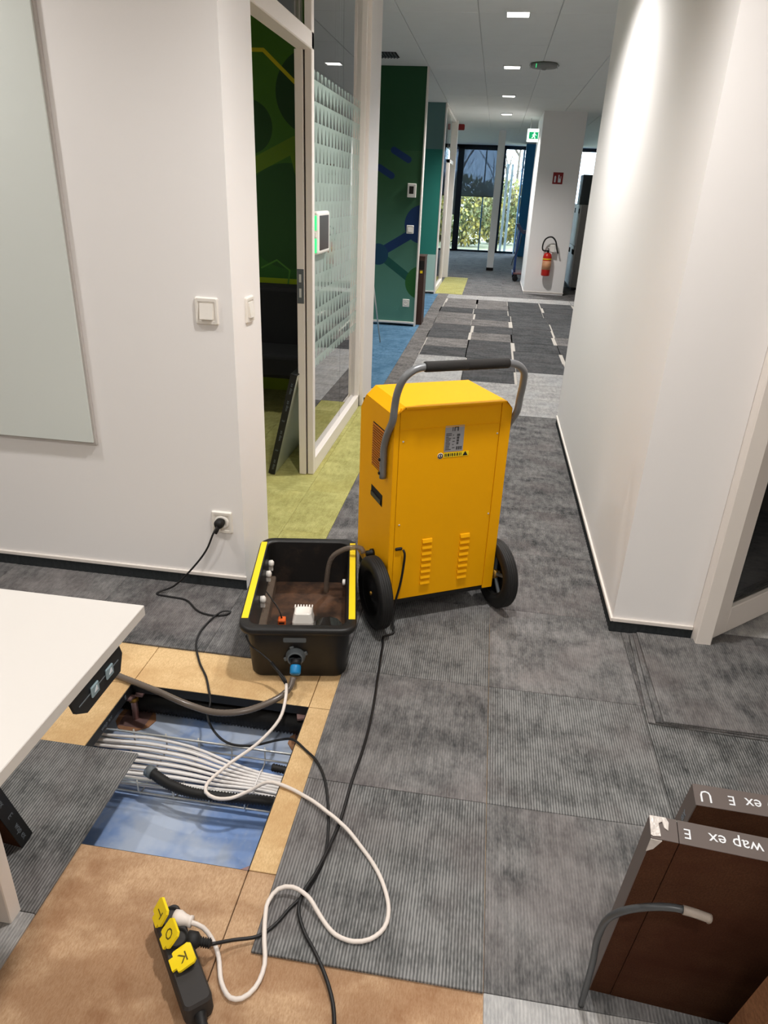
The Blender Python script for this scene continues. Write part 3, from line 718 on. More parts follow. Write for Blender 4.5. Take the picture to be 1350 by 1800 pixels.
# drain hose of the machine hanging into the crate
b = B(); sweep(b, spline([DL(-.041, .155, .236), (-.385, 2.340, .252), (-.44, 2.345, .245), (-.50, 2.34, .20), (-.52, 2.335, .10), (-.522, 2.335, .045)], .015), .0105, 10)
tag(obj('drain_hose', b, M['hose_clear']), 'clear brownish drain hose from the yellow machine over the tub rim', 'hose')
# outlet hose
P_h = [(-.504, 1.775, .058), (-.508, 1.757, .038), (-.524, 1.735, .020), (-.56, 1.699, .010), (-.63, 1.654, .0), (-.717, 1.635, -.004), (-.814, 1.645, .004), (-.923, 1.679, .008), (-1.015, 1.71, .006), (-1.098, 1.737, .005), (-1.219, 1.795, .005), (-1.32, 1.83, .008), (-1.42, 1.86, .0125), (-1.8, 1.93, .0125), (-2.4, 1.88, .0125)]
b = B(); P = spline(P_h, .006); sweep(b, P, lambda i: .0108 if i % 2 else .0100, 12)
tag(obj('water_hose', b, M['hose']), 'smoky spiral hose from the tub fitting, sagging over the floor opening', 'hose')

# ================================================================ DEHUMIDIFIER
PLx, PLy = -.265, 2.215
dh = thing('dehumidifier', 'yellow dehumidifier on two black wheels with grey tube handle, in the corridor', 'dehumidifier', (PLx, PLy, 0), R(28.9))
# local: x along the rear face (left to right), y depth away from the camera, z up
DW, DD, DZ0, DZ1 = .446, .345, .100, .857
def side_poly(off=0): return [(0, DZ0), (0, DZ1 - .033), (.289, DZ1 - .035), (.343, .762), (.343, DZ0 + .05)]
for x0, x1 in ((0, .0015), (DW - .0015, DW)):
    b = B(); prism(b, [(0, DZ0), (0, DZ1 - .033), (.289, DZ1 - .035), (.343, .762), (.343, DZ0 + .05), (.19, DZ0 + .05), (.16, DZ0 + .19), (.10, DZ0 + .215), (.04, DZ0 + .20)] if False else side_poly(), 'x', x0, x1); obj('side_panel', b, M['yellow_body'], dh)
b = B(); lip = .018
prism(b, [(0.0016, DZ0 - .004), (lip + .0, DZ0 - .004), (lip, DZ1 - .012), (.0016, DZ1 - .032)], 'y', -.001, .004); obj('rear_lip', b, M['yellow_body'], dh)
b = B(); prism(b, [(DW - .0016, DZ0 - .004), (DW - .042, DZ0 - .004), (DW - .042, DZ1 - .002), (DW - .034, DZ1 - .002), (DW - .0016, DZ1 - .032)], 'y', -.001, .004); obj('rear_lip', b, M['yellow_body'], dh)
rp = obj('rear_panel', bx((.0205, .001, .108), (DW - .0435, .005, DZ1 - .006), .0008), M['yellow_body'], dh)
obj('panel_fold', bx((.024, -.0006, .772), (DW - .047, .0015, .775), .0005), M['yellow_body'], rp)
b = B()  # hood: top with chamfered long sides and sloped front
ov = -.016
q0 = [(0, DZ1 - .033), (.034, DZ1), (DW - .034, DZ1), (DW, DZ1 - .033)]
A = [b.verts.new((x, 0 if i in (0, 3) else ov, z)) for i, (x, z) in enumerate(q0)]
A2 = [b.verts.new((x, .285, z)) for x, z in q0]
A3 = [b.verts.new((x, .343, z - .07)) for x, z in [(0, DZ1 - .033 + .008), (.034, DZ1), (DW - .034, DZ1), (DW, DZ1 - .033 + .008)]]
for ra, rb in ((A, A2), (A2, A3)):
    for i in range(3): b.faces.new([ra[i], ra[i + 1], rb[i + 1], rb[i]])
lp = [b.verts.new((.034, ov, DZ1 - .006)), b.verts.new((DW - .034, ov, DZ1 - .006))]; b.faces.new([A[1], A[2], lp[1], lp[0]])
lq = [b.verts.new((.034, .004, DZ1 - .006)), b.verts.new((DW - .034, .004, DZ1 - .006))]; b.faces.new([lp[0], lp[1], lq[1], lq[0]])
obj('hood', b, M['yellow_body'], dh)
b = B(); box(b, (.0016, DD - .006, DZ0 + .05), (DW - .0016, DD - .002, .765)); obj('front_panel', b, M['yellow_body'], dh)
obj('base_tray', bx((.006, .006, .085), (DW - .006, .335, DZ0 + .004), .003), M['black'], dh)
obj('core', bx((.004, .03, DZ0 + .004), (DW - .004, .33, .80)), M['dark'], dh)
# side grille
gr = obj('side_grille', bx((-.0006, .072, .583), (.0, .203, .748)), M['dark'], dh)
for i in range(17):
    z = .588 + .0094 * i; b = B(); box(b, (-.004, .074, z), (-.0002, .201, z + .0048)); obj('slat', b, M['grille'], gr)
b = B(); box(b, (-.0035, .070, .579), (-.0002, .205, .583)); obj('sill', b, M['yellow_body'], gr)
hs = obj('side_slot', bx((-.0012, .085, .458), (0.0, .201, .503)), M['dark'], dh)
obj('slot_bar', bx((-.006, .090, .463), (-.0012, .196, .482), .002), M['black'], hs)
# louvres
for cx in (.150, .3045):
    for i in range(8):
        z = .340 - .0250 * i; b = B()
        sec = [(0.001, z + .010), (-.0035, z + .008), (-.0075, z - .003), (-.0075, z - .0055), (.001, z - .0055)]
        prism(b, [(y, zz) for y, zz in sec], 'x', cx - .0195, cx + .0195)
        obj('louvre', b, M['yellow_body'], dh)
for x, z in ((.035, .733), (.396, .735), (.036, .419), (.396, .42)):
    b = B(); lathe(b, [(0, .0022), (.0025, .002), (.0038, 0), (.0, 0)], 12, Matrix.Translation((x, .001, z)) @ Matrix.Rotation(R(90), 4, 'X')); obj('screw', b, M['steel'], dh)
# rating plate and stickers (lines of print too small to read stay small marks)
npl = obj('rating_plate', bx((.190, -.0004, .682), (.263, .0008, .777)), mat('grey plate', (160, 160, 164), .4, metal=.3, var=.03), dh)
b = B(); rq = random.Random(2)
for x, w in ((.217, .003), (.224, .004), (.236, .005)): box(b, (x, -.0008, .757), (x + w, -.0004, .772))
box(b, (.224, -.0008, .769), (.241, -.0004, .772))
for i in range(11):
    z = .747 - i * .0058; box(b, (.194, -.0008, z), (.194 + rq.uniform(.010, .022), -.0004, z + .003)); 
    if i % 2: box(b, (.220, -.0008, z), (.220 + rq.uniform(.004, .012), -.0004, z + .003))
for z in (.738, .728, .718, .708): box(b, (.236, -.0008, z), (.242 + rq.uniform(0, .006), -.0004, z + .008))
for x in (.236, .244, .252): box(b, (x, -.0008, .688), (x + .006, -.0004, .700))
obj('plate_print', b, mat('plate ink', (66, 66, 68), .6), npl)
stk = obj('warning_sticker', bx((.190, -.0004, .662), (.288, .0008, .679)), M['yellow'], dh)
b = B()
for x, w in ((.194, .004), (.200, .003), (.206, .006), (.215, .003), (.221, .005), (.230, .004), (.236, .002), (.241, .005), (.250, .003), (.256, .003)): box(b, (x, -.0007, .665), (x + w, -.0004, .676))
prism(b, [(.264, .664), (.284, .664), (.274, .680)], 'y', -.0007, -.0004); obj('sticker_print', b, M['dark'], stk)
b = B(); lathe(b, [(0, .0006), (.011, .0006), (.011, 0), (0, 0)], 20, Matrix.Translation((.178, .0008, .669)) @ Matrix.Rotation(R(90), 4, 'X')); rs = obj('round_sticker', b, M['plastic_w'], dh)
b = B(); lathe(b, [(.0065, .001), (.0095, .001), (.0095, .0004), (.0065, .0004)], 20, Matrix.Translation((.178, .0008, .669)) @ Matrix.Rotation(R(90), 4, 'X')); box(b, (.176, -.0005, .664), (.180, -.0001, .674)); obj('sticker_print', b, M['dark'], rs)
# handle
hp = []
for s in (0, 1):
    f = (lambda x: x) if s == 0 else (lambda x: DW - x)
    hp.append([(f(-.014), .055, .585), (f(-.014), .055, .66), (f(-.014), .053, .70), (f(-.012), .028, .76), (f(-.012), -.012, .815), (f(-.011), -.022, .87), (f(-.008), -.035, .92), (f(.006), -.052, .968), (f(.038), -.057, .993), (f(.072), -.057, 1.0)])
P = spline(hp[0] + [(.15, -.057, 1.0), (.30, -.057, 1.0)] + hp[1][::-1], .012)
b = B(); sweep(b, P, .0125, 14); hn = obj('handle', b, M['tube_grey'], dh, smooth=True)
b = B(); lathe(b, [(.012, 0), (.0165, .001), (.0172, .004), (.0172, .1515), (.0160, .1525), (.0172, .1535), (.0172, .301), (.0165, .304), (.012, .305)], 18, Matrix.Translation((.0705, -.057, 1.0)) @ Matrix.Rotation(R(90), 4, 'Y')); obj('grip', b, M['foam'], hn)
for z in (.605, .655):
    for x, d in ((-.027, -1), (DW + .027, 1)):
        b = B(); lathe(b, [(0, 0), (.006, 0), (.005, .004), (0, .005)], 10, Matrix.Translation((x, .055, z)) @ Matrix.Rotation(R(90 * d), 4, 'Y')); obj('bolt', b, M['dark'], hn)
# wheels
RW = .139
for cx, side in ((-.037, -1), (.474, 1)):
    WM = Matrix.Translation((cx, .022, RW + .001)) @ Matrix.Rotation(R(90 if side < 0 else -90), 4, 'Y')
    b = B()
    pr = [(.098, -.020), (.112, -.025), (.135, -.0255), (.146, -.020), (.1495, -.014), (.1465, -.0125), (.1495, -.011), (.150, -.006), (.147, -.0045), (.150, -.003), (.150, .003), (.147, .0045), (.150, .006), (.1495, .011), (.1465, .0125), (.1495, .014), (.146, .020), (.135, .0255), (.112, .025), (.098, .020), (.098, -.020)]
    lathe(b, [(r_ - .011, z_) for r_, z_ in pr], 48, WM); w = obj('wheel', b, M['rubber'], dh, smooth=True)
    b = B(); lathe(b, [(.088, -.018), (.084, -.018), (.080, -.010), (.040, -.006), (.03, -.016), (0, -.016)] , 32, WM); lathe(b, [(.088, .018), (.084, .018), (.078, .012), (.078, .009)], 32, WM); obj('rim', b, M['black'], w, smooth=True)
    for a in range(5):
        b = B(); box(b, (.018, -.007, .000), (.082, .007, .012), .003, WM @ Matrix.Rotation(R(72 * a), 4, 'Z')); obj('spoke', b, M['grey_plastic'], w)
    b = B(); lathe(b, [(0, -.022), (.006, -.022), (.008, -.018), (.008, -.012)], 12, WM); lathe(b, [(.02, .0), (.02, .018), (0, .018)], 16, WM); obj('axle_cap', b, M['brass'], w)
b = B(); sweep(b, [(-.05, .022, RW), (DW + .05, .022, RW)], .008, 10); obj('axle', b, M['steel'], dh)
for x in (.05, .39):
    b = B(); lathe(b, [(0, 0), (.02, 0), (.02, .03), (.012, .035), (.012, .088), (0, .088)], 14, Matrix.Translation((x, .30, .0))); obj('foot', b, M['rubber'], dh)
b = B(); lathe(b, [(0, 0), (.016, 0), (.016, .012), (.011, .014), (.011, .03), (0, .03)], 14, Matrix.Translation((0, .155, .235)) @ Matrix.Rotation(R(-90), 4, 'Y')); obj('hose_outlet', b, M['black'], dh)
b = B(); box(b, (.024, -.006, .318), (.052, .002, .330), .003); obj('cord_gland', b, M['black'], dh)

# ================================================================ CORDS
LAID = []                                          # (points, radius) of cords already laid, so that a later one crosses over them
def cord(name, pts, r, m, lb, cat='cable', z0=None, step=.012, avoid=True):
    pts = [(x, y, (r + .0005 if (abs(z - .004) < 1e-6) else z)) for x, y, z in pts]
    P = spline(pts, step); n = len(P); lift = [0.0] * n
    for Q, rq_ in LAID + [(P, r)]:
        own = Q is P
        for i, p in enumerate(P):
            for j, q in enumerate(Q):
                if own and j > i - 8: break
                d = math.hypot(p.x - q.x, p.y - q.y)
                if d < r + rq_ + .004 and abs(p.z - q.z) < r + rq_ + .002: lift[i] = max(lift[i], q.z + r + rq_ + .0015 - p.z)
    out = []
    for i, p in enumerate(P):
        v = 0
        for j in range(max(0, i - 6), min(n, i + 7)): v = max(v, lift[j] * (1 if abs(i - j) < 2 else .5 + .5 * math.cos(math.pi * (abs(i - j) - 1) / 6)))
        out.append(Vector((p.x, p.y, p.z + v)))
    LAID.append((out, r))
    b = B(); sweep(b, out, r, 8); o = obj(name, b, M[m]); return tag(o, lb, cat)
cA = [(-.952, 2.318, .295), (-.962, 2.30, .272), (-.99, 2.295, .205), (-1.041, 2.29, .13), (-1.135, 2.27, .03), (-1.19, 2.258, .006), (-1.195, 2.245, .004), (-1.142, 2.235, .004), (-1.065, 2.225, .004), (-.982, 2.156, .004), (-.915, 2.142, .004), (-.872, 2.158, .004), (-.862, 2.176, .006), (-.887, 2.163, .0125), (-.921, 2.089, .004), (-.919, 1.978, .004), (-.866, 1.869, -.002), (-.812, 1.794, -.003), (-.780, 1.735, -.003), (-.757, 1.69, -.012), (-.755, 1.655, -.045), (-.726, 1.626, -.07), (-.668, 1.592, -.08), (-.593, 1.588, -.075), (-.50, 1.588, -.035), (-.446, 1.560, .0), (-.40, 1.527, -.002), (-.360, 1.487, .005), (-.322, 1.427, .004), (-.284, 1.31, .004), (-.265, 1.19, .004), (-.272, 1.125, .004), (-.293, 1.065, .004), (-.314, 1.031, .004), (-.330, .997, .004), (-.361, .959, .004), (-.412, .935, .012), (-.452, .906, .030)]
cord('power_cable', cA, .0038, 'cord_black', 'thin black cord from the wall socket through the floor opening to the power strip')
cB = [DL(.053, -.008, .322), DL(.057, -.014, .310), DL(.056, -.014, .26), DL(.045, -.016, .18), DL(.028, -.016, .10), DL(.016, -.03, .04), DL(.012, -.06, .006), (-.260, 2.13, .004), (-.256, 2.096, .004), (-.244, 1.898, .004), (-.234, 1.726, .004), (-.234, 1.573, .004), (-.244, 1.426, .004), (-.248, 1.298, .004), (-.257, 1.208, .004), (-.274, 1.124, .004), (-.290, 1.07, .004), (-.290, 1.026, .004), (-.265, .982, .004), (-.238, .951, .004), (-.199, .900, .002), (-.173, .853, -.002), (-.161, .812, -.003), (-.150, .74, -.003), (-.14, .66, -.003)]
cord('machine_cable', cB, .0044, 'cord_black', 'thick black cord from the yellow machine along the carpet to the picture bottom')
cW = [(-.518, 1.74, .055), (-.506, 1.690, .045), (-.507, 1.626, .016), (-.552, 1.551, -.02), (-.622, 1.47, -.045), (-.653, 1.388, -.043), (-.645, 1.361, -.043), (-.613, 1.346, -.043), (-.571, 1.352, -.042), (-.524, 1.378, -.032), (-.475, 1.389, -.002), (-.44, 1.385, .002), (-.389, 1.371, .000), (-.350, 1.345, .008), (-.314, 1.323, .005), (-.25, 1.278, .004), (-.171, 1.212, .004), (-.117, 1.141, .004), (-.089, 1.068, .004), (-.093, 1.023, .004), (-.12, .992, .004), (-.154, .981, .004), (-.196, .989, .004), (-.24, 1.024, .004), (-.277, 1.055, .004), (-.315, 1.071, .004), (-.348, 1.064, .004), (-.364, 1.036, .006), (-.358, .993, .006), (-.345, .945, .004), (-.331, .901, -.001), (-.337, .855, -.001), (-.357, .83, -.001), (-.38, .827, -.001), (-.408, .852, -.001), (-.433, .902, .0), (-.452, .926, .006), (-.480, .939, .030), (-.506, .936, .046)]
cord('white_cable', cW, .0052, 'cord_white', 'white cord looping from the tub over the opening and carpet to the power strip')
pc = cord('pump_cable', [(-.676, 1.822, .165), (-.657, 1.808, .14), (-.62, 1.803, .115), (-.58, 1.793, .088), (-.553, 1.774, .07), (-.53, 1.755, .06), (-.518, 1.74, .055)], .0032, 'cord_black', 'thin black pump cord hanging on the near side of the tub')
b = B(); sweep(b, [(-.583, 1.794, .09), (-.553, 1.775, .071), (-.520, 1.742, .056)], .0058, 10); obj('sleeve', b, M['cord_black'], pc)

# ================================================================ POWER STRIP
SA = math.atan2(.156, -.132)                       # direction of the strip from its near end to its far end
ps = thing('power_strip', 'black three way rubber power strip with yellow flap lids on the bare board', 'power strip', (-.424, .7795, -.0078), SA)
# local: x along from the near end to the far end, y to the left of travel (towards picture left)
ps_len = .235
b = B(); loft(b, [(rrect(ps_len, .054, .012, 4, ps_len / 2, 0), 0), (rrect(ps_len + .004, .060, .014, 4, ps_len / 2, 0), .012), (rrect(ps_len, .058, .013, 4, ps_len / 2, 0), .048), (rrect(ps_len - .008, .050, .010, 4, ps_len / 2, 0), .055)], closed_first=True, closed_last=True, smooth=False); obj('body', b, mat('matt black rubber', (46, 43, 42), .6, var=.05), ps)
b = B(); P = spline([(.004, 0, .022), (-.03, .004, .020), (-.06, .0, .016)], .005); sweep(b, P, lambda i: .0125 - .0004 * i + (.0012 if i % 2 else 0), 12); obj('cable_boot', b, M['rubber'], ps)
b = B(); sweep(b, spline([(-.05, 0, .017), (-.10, -.01, .008), (-.20, -.02, .006)], .02), .005, 8); obj('lead', b, M['cord_black'], ps)
for cx, ang, ch in ((.095, 16, 'K'), (.150, 50, 'O'), (.205, 58, 'T')):
    b = B(); lathe(b, [(.022, .0), (.022, .006), (.019, .006), (.019, -.004), (0, -.004)], 20, Matrix.Translation((cx, -.002, .054))); so = obj('socket', b, M['dark'], ps)
    HM = Matrix.Translation((cx, .026, .058)) @ Matrix.Rotation(R(-ang), 4, 'X')
    b = B(); prism(b, [(-.021, -.010), (-.013, -.010), (-.013, 0), (.013, 0), (.013, -.010), (.021, -.010), (.023, -.014), (.023, -.044), (.018, -.050), (-.018, -.050), (-.023, -.044), (-.023, -.014)], 'z', 0, .006)
    for v in b.verts: v.co = HM @ v.co
    fo = obj('flap_lid', b, M['yellow'], ps)
    text(ch, .030, mat('moulded letter', (92, 78, 20), .6), fo, HM @ frame_m((0, -.028, .0062), (0, -1, 0) if False else (0, 1, 0), (-1, 0, 0)), .0003)
    b = B(); sweep(b, [HM @ Vector((-.012, -.001, .003)), HM @ Vector((.012, -.001, .003))], .003, 8); obj('hinge', b, M['black'], fo)
# plugs standing in the two open sockets (side entry)
pw = thing('white_plug', 'white plug in the far end socket of the power strip', 'plug', (-.532, .938, .047), R(-3))
b = B(); lathe(b, [(0, 0), (.017, 0), (.018, .012), (.013, .024), (.011, .034), (.0125, .036), (.0125, .041), (.0, .041)], 16, Matrix.Rotation(R(90), 4, 'Y') @ Matrix.Translation((0, 0, -.012))); obj('body', b, M['cord_white'], pw, smooth=True)
pk = thing('black_plug', 'black plug with ribbed sleeve in the middle socket of the power strip', 'plug', (-.488, .902, .040), R(5))
b = B(); pr = [(0, -.012), (.018, -.012), (.018, .008), (.012, .014)]
for i in range(5): pr += [(.0105, .015 + i * .005), (.0105, .017 + i * .005), (.008, .0175 + i * .005), (.008, .0195 + i * .005)]
pr += [(0, .042)]
lathe(b, pr, 14, Matrix.Rotation(R(98), 4, 'Y')); obj('body', b, M['rubber'], pk)

# ================================================================ TABLE
tb = thing('table', 'white laminate table with white slab leg at the left picture edge', 'table', (-1.3, .5, 0))
def TL(x, y, z): return (x + 1.3, y - .5, z)
b = B(); box(b, TL(-2.2, -.4, .7245), TL(-.606, 1.085, .747), .0012); o = obj('tabletop', b, [M['table'], M['table_edge']], tb)
for p in o.data.polygons:
    if abs(p.normal.z) < .5: p.material_index = 1
obj('leg', bx(TL(-1.35, .893, -.0002), TL(-.906, .929, .7245), .002), M['paint'], tb)
obj('leg', bx(TL(-1.35, -.28, 0), TL(-.906, -.244, .7245), .002), M['paint'], tb)
obj('crossbar', bx(TL(-1.16, -.244, .66), TL(-1.10, .893, .70), .002), M['paint'], tb)
b = B(); prism(b, [(p[0] - .5, p[1]) for p in [(.822, .722), (.985, .722), (.992, .700), (.978, .668), (.862, .668), (.832, .690)]], 'x', TL(-.616, 0, 0)[0], TL(-.610, 0, 0)[0]); pl = obj('bracket_plate', b, M['edge_black'], tb)
b = B(); box(b, TL(-.6100, .842, .6955), TL(-.6090, .975, .6975)); obj('slot', b, M['grey_plastic'], pl)
for y in (.890, .940):
    b = B(); box(b, TL(-.610, y - .012, .686), TL(-.606, y + .012, .708), .0015); c_ = obj('clamp', b, mat('clamp zinc', (140, 160, 168), .35, metal=.3), pl)
    b = B(); prism(b, [(y - .5 - .005, .694), (y - .5 + .006, .694), (y - .5 + .004, .704)], 'x', TL(-.6062, 0, 0)[0], TL(-.6052, 0, 0)[0]); obj('clamp', b, M['print_white'], pl)

# ================================================================ LOOSE RAISED FLOOR PANELS
def floor_panel(lb, corner, rz, lean, face, edge, marks, name='raised_floor_panel', text_edges='top', seam=None, size=.6, th=.039, group=None):
    """panel standing on its near bottom edge; local x along the width, leaning by rotation about x"""
    t = thing(name, lb, 'floor panel', corner, R(rz)); t.rotation_euler = Euler((R(lean), 0, R(rz)), 'XYZ')
    if seam:
        obj('board', bx((seam + .0008, 0, 0), (size, th - .001, size - .001)), M[face], t); obj('board_strip', bx((.001, 0, 0.0), (seam - .0008, th - .001, size - .001)), M[face], t)
    else: obj('board', bx((.001, .0, .001), (size - .001, th - .0015, size - .001)), M[face], t)
    obj('back_sheet', bx((.002, th - .0015, .002), (size - .002, th, size - .002)), M['zinc'], t)
    b = B(); x0 = seam or 0
    box(b, (x0, -.0004, size - .001), (size, th, size + .0004)); e1 = obj('edge_band', b, M[edge], t)
    if seam: obj('edge_band', bx((0, -.0004, size - .001), (seam - .0012, th, size + .0004)), M[edge], t)
    b = B(); box(b, (-.0008, -.0004, 0), (.001, th, size)); e2 = obj('edge_band', b, M[edge], t)
    for where, pos, s, sz in marks:
        if where == 'top': text(s, sz, M['print_white'], e1, frame_m((pos, th * .48, size + .0006), (-1, 0, 0), (0, -1, 0)))
        else: text(s, sz, M['print_grey'], e2, frame_m((-.001, th * .5, pos), (0, 0, 1), (0, 1, 0)))
    return t
pA = floor_panel('brown floor panel with dark lettered edge and torn silver tape at its corner', (.349, .968, .0005), -4.5, 11.8, 'chip_brown', 'panel_edge',
                 [('top', .056, 'E', .024), ('top', .128, 'wap ex', .028), ('top', .20, 'E', .024), ('top', .28, 'wap ex', .028), ('top', .40, 'wap ex', .028)], seam=.042)
b = B(); rq = random.Random(4)
prism(b, [(-.0012, .037), (.024, .038), (.028, .030), (.026, .016), (.020, .020), (.018, .030), (.012, .026), (.014, .004), (.002, .002), (-.0012, .004)], 'z', .6005, .6022)
prism(b, [(-.0010, .562), (.008, .572), (.016, .5985), (-.0010, .5985)], 'y', -.0022, -.0005); obj('silver_tape', b, M['foil'], pA)['label'] = 'torn silver tape on the corner'
floor_panel('brown floor panel standing behind the taped one, its lettered top edge peeking over', (.435, 1.078, .0005), -2, 14, 'chip_brown', 'panel_edge',
            [('top', .018, 'U', .030), ('top', .060, 'E', .024), ('top', .122, 'wap ex', .028), ('side', .53, 'ex', .026)])
floor_panel('brown floor panel coloured as lit at the bottom right picture corner, in front of the taped one', (.497, .775, .0005), 9, 10.5, 'chip_lit', 'chip_lit', [])
floor_panel('black edged floor panel leaning inside the green room door opening', (-1.150, 3.600, .0005), 90, 0, 'zinc', 'edge_black', [])
pG = bpy.data.objects['raised_floor_panel.003']
pG.rotation_euler = Euler((0, 0, 0)); pG.matrix_world = frame_m((-1.108, 4.20, .001), (0, -1, 0), (.145, 0, .587)) @ Matrix.Rotation(R(90), 4, 'X') @ Matrix.Identity(4)
# its long near edge with print
for ch in list(pG.children): bpy.data.objects.remove(ch)
pG.matrix_world = Matrix.Identity(4); pG.location = (-1.110, 3.60, .0005); pG.rotation_euler = (0, R(13.6), 0)
obj('board', bx((-.036, .002, .002), (-.002, .598, .598)), M['chip_brown'], pG)
obj('back_sheet', bx((-.002, .002, .002), (0, .598, .598)), M['zinc'], pG)
e = obj('edge_band', bx((-.038, -.0008, 0), (.0, .002, .6)), M['edge_black'], pG)
for zz, s in ((.06, 'wap ex'), (.15, 'E'), (.24, 'wap ex'), (.33, 'E'), (.42, 'wap ex'), (.52, 'wap ex')): text(s, .022, M['print_grey'], e, frame_m((-.019, -.0011, zz), (0, 0, 1), (-1, 0, 0)))
obj('edge_band', bx((-.038, 0, .598), (0, .6, .6008)), M['edge_black'], pG)
# panel under the table, leaning towards the viewer against the table leg
t = thing('raised_floor_panel', 'black edged floor panel under the white table behind its leg', 'floor panel', (-1.0, 1.075, .0005)); t.rotation_euler = Euler((R(15), 0, R(-6)), 'XYZ')
obj('board', bx((-.6, 0, .001), (-.002, .0375, .599)), M['chip_brown'], t); obj('back_sheet', bx((-.6, .0375, .001), (-.002, .039, .599)), M['zinc'], t)
e = obj('edge_band', bx((-.002, -.0004, 0), (.0006, .0394, .6)), M['edge_black'], t); obj('edge_band', bx((-.6, -.0004, .599), (0, .0394, .6008)), M['edge_black'], t)
for zz, s in ((.05, 'wap ex'), (.12, 'E'), (.20, 'wap ex'), (.30, 'E'), (.38, 'wap ex')): text(s, .022, M['print_grey'], e, frame_m((.0009, .020, zz), (0, 0, -1), (0, 1, 0)))
# cable end on the taped panel
b = B(); P = spline([(.328, .930, .006), (.326, .922, .074), (.318, .898, .192), (.309, .878, .294), (.313, .863, .364), (.334, .849, .41), (.371, .838, .442), (.4, .834, .452), (.414, .832, .453)], .01); sweep(b, P, .0062, 10)
o = obj('cable_end', b, mat('dark grey hose', (64, 66, 68), .35)); tag(o, 'grey flexible cable bowed along the edge of the taped floor panel', 'cable')
b = B(); sweep(b, spline([(.412, .832, .453), (.430, .830, .452), (.456, .829, .446)], .005), .0075, 10); sweep(b, [(.450, .829, .447), (.455, .829, .438)], .004, 8); obj('wrapped_tip', b, mat('wrapped tip', (150, 138, 128), .5, var=.15, scale=90, bump=.4), o)

# loose carpet tiles stacked at the right
for i, (dx, dy, rz, lb) in enumerate(((0, 0, 0, 'lowest of three grey carpet tiles stacked loose by the right wall'), (.016, .002, 1.0, 'middle one of three grey carpet tiles stacked loose by the right wall'), (.034, .004, 2.0, 'topmost of three grey carpet tiles stacked loose by the right wall'))):
    t = obj('loose_carpet_tile', bx((-.25, -.25, 0), (.25, .25, .0068), .0012), M['carpet_mid']); tag(t, lb, 'carpet tile'); t.location = (.895 + dx, 2.078 + dy, .0004 + .0072 * i); t.rotation_euler = (0, 0, R(-2.5 + rz))

# ================================================================ LEFT WALL ITEMS
def switch(cx, cz, lb, M4, rocker=True):
    t = thing('light_switch' if rocker else 'wall_socket', lb, 'light switch' if rocker else 'socket'); t.matrix_world = M4
    b = B(); loft(b, [(rrect(.083, .092, .006), 0), (rrect(.083, .092, .006), .004), (rrect(.076, .085, .006), .009), (rrect(.062, .066, .004), .009), (rrect(.060, .064, .004), .006)], closed_first=True, closed_last=True, smooth=False); obj('frame', b, M['plastic_w'], t)
    if rocker:
        b = B(); prism(b, [(-.026, .006), (.026, .006), (.026, .017), (-.026, .010)][::1], 'x', -.023, .023)
        o = obj('rocker', b, M['plastic_w'], t); 
        for v in o.data.vertices: v.co = Vector((v.co.x, -v.co.y, v.co.z))
    else:
        b = B(); lathe(b, [(0, .003), (.018, .003), (.018, .0095), (.021, .010), (.026, .010), (.030, .006)], 24); obj('socket_ring', b, M['plastic_w'], t)
    return t
WL = lambda x, z: frame_m((x, YL, z), (1, 0, 0), (0, 0, 1))
switch(0, 0, 'white light switch on the left wall', WL(-.951, 1.103))
t = switch(0, 0, 'white light switch on the narrow wall return beside the door', frame_m((-.86, 2.528, 1.09), (0, 1, 0), (0, 0, 1)))
t = switch(0, 0, 'white wall socket low on the left wall with a black plug', WL(-.945, .297), False)
p = thing('wall_plug', 'round black plug in the low wall socket', 'plug'); p.matrix_world = WL(-.950, .299) @ Matrix.Translation((0, 0, .0035))
b = B(); lathe(b, [(0, 0), (.0175, 0), (.019, .010), (.019, .026), (.014, .036), (0, .038)], 20); obj('body', b, M['rubber'], p, smooth=True)
b = B(); sweep(b, [(0, -.006, .028), (-.004, -.022, .034), (-.010, -.036, .036)], lambda i: .0085 - .0015 * i, 10); obj('sleeve', b, M['rubber'], p)
# glass board
gb = thing('glass_board', 'large white glass writing board on the left wall', 'board', (-2.2, YL, 1.3))
obj('pane', bx((-.60, -.022, -.712), (.768, -.014, .95), .001), M['board'], gb)
obj('backing', bx((-.60, -.014, -.722), (.775, -.001, .96)), mat('board backing', (196, 190, 186), .6), gb)

# ---- room booking tablet on the glass
t = thing('booking_tablet', 'white room booking tablet with green side lights on the glass partition', 'tablet', (XP - .032, 3.93, 1.29))
obj('housing', bx((0, -.15, -.105), (.030, .13, .105), .012, seg=3), M['plastic_w'], t)
obj('screen', bx((.029, -.115, -.085), (.0308, .10, .085)), M['screen'], t)
obj('status_light', bx((.004, -.156, .015), (.024, -.149, .085), .002), M['led_green'], t); obj('status_light', bx((.004, -.156, -.095), (.024, -.149, -.025), .002), M['led_green'], t)
obj('mount', bx((.006, -.160, -.02), (.022, -.150, .008), .002), M['plastic_w'], t)

# ---- green room furniture: black lounge bench
t = thing('lounge_sofa', 'black upholstered sofa against the green mural wall', 'sofa', (-1.95, 5.0, 0))
obj('backrest', bx((-.75, .12, .30), (.78, .36, .84), .03, seg=3), M['sofa'], t)
obj('seat', bx((-.75, -.30, .27), (.78, .12, .44), .03, seg=3), M['sofa'], t)
for x in (-.68, .70):
    for y in (-.25, .3): obj('leg', bx((x - .012, y - .012, 0), (x + .012, y + .012, .275)), M['dark'], t)

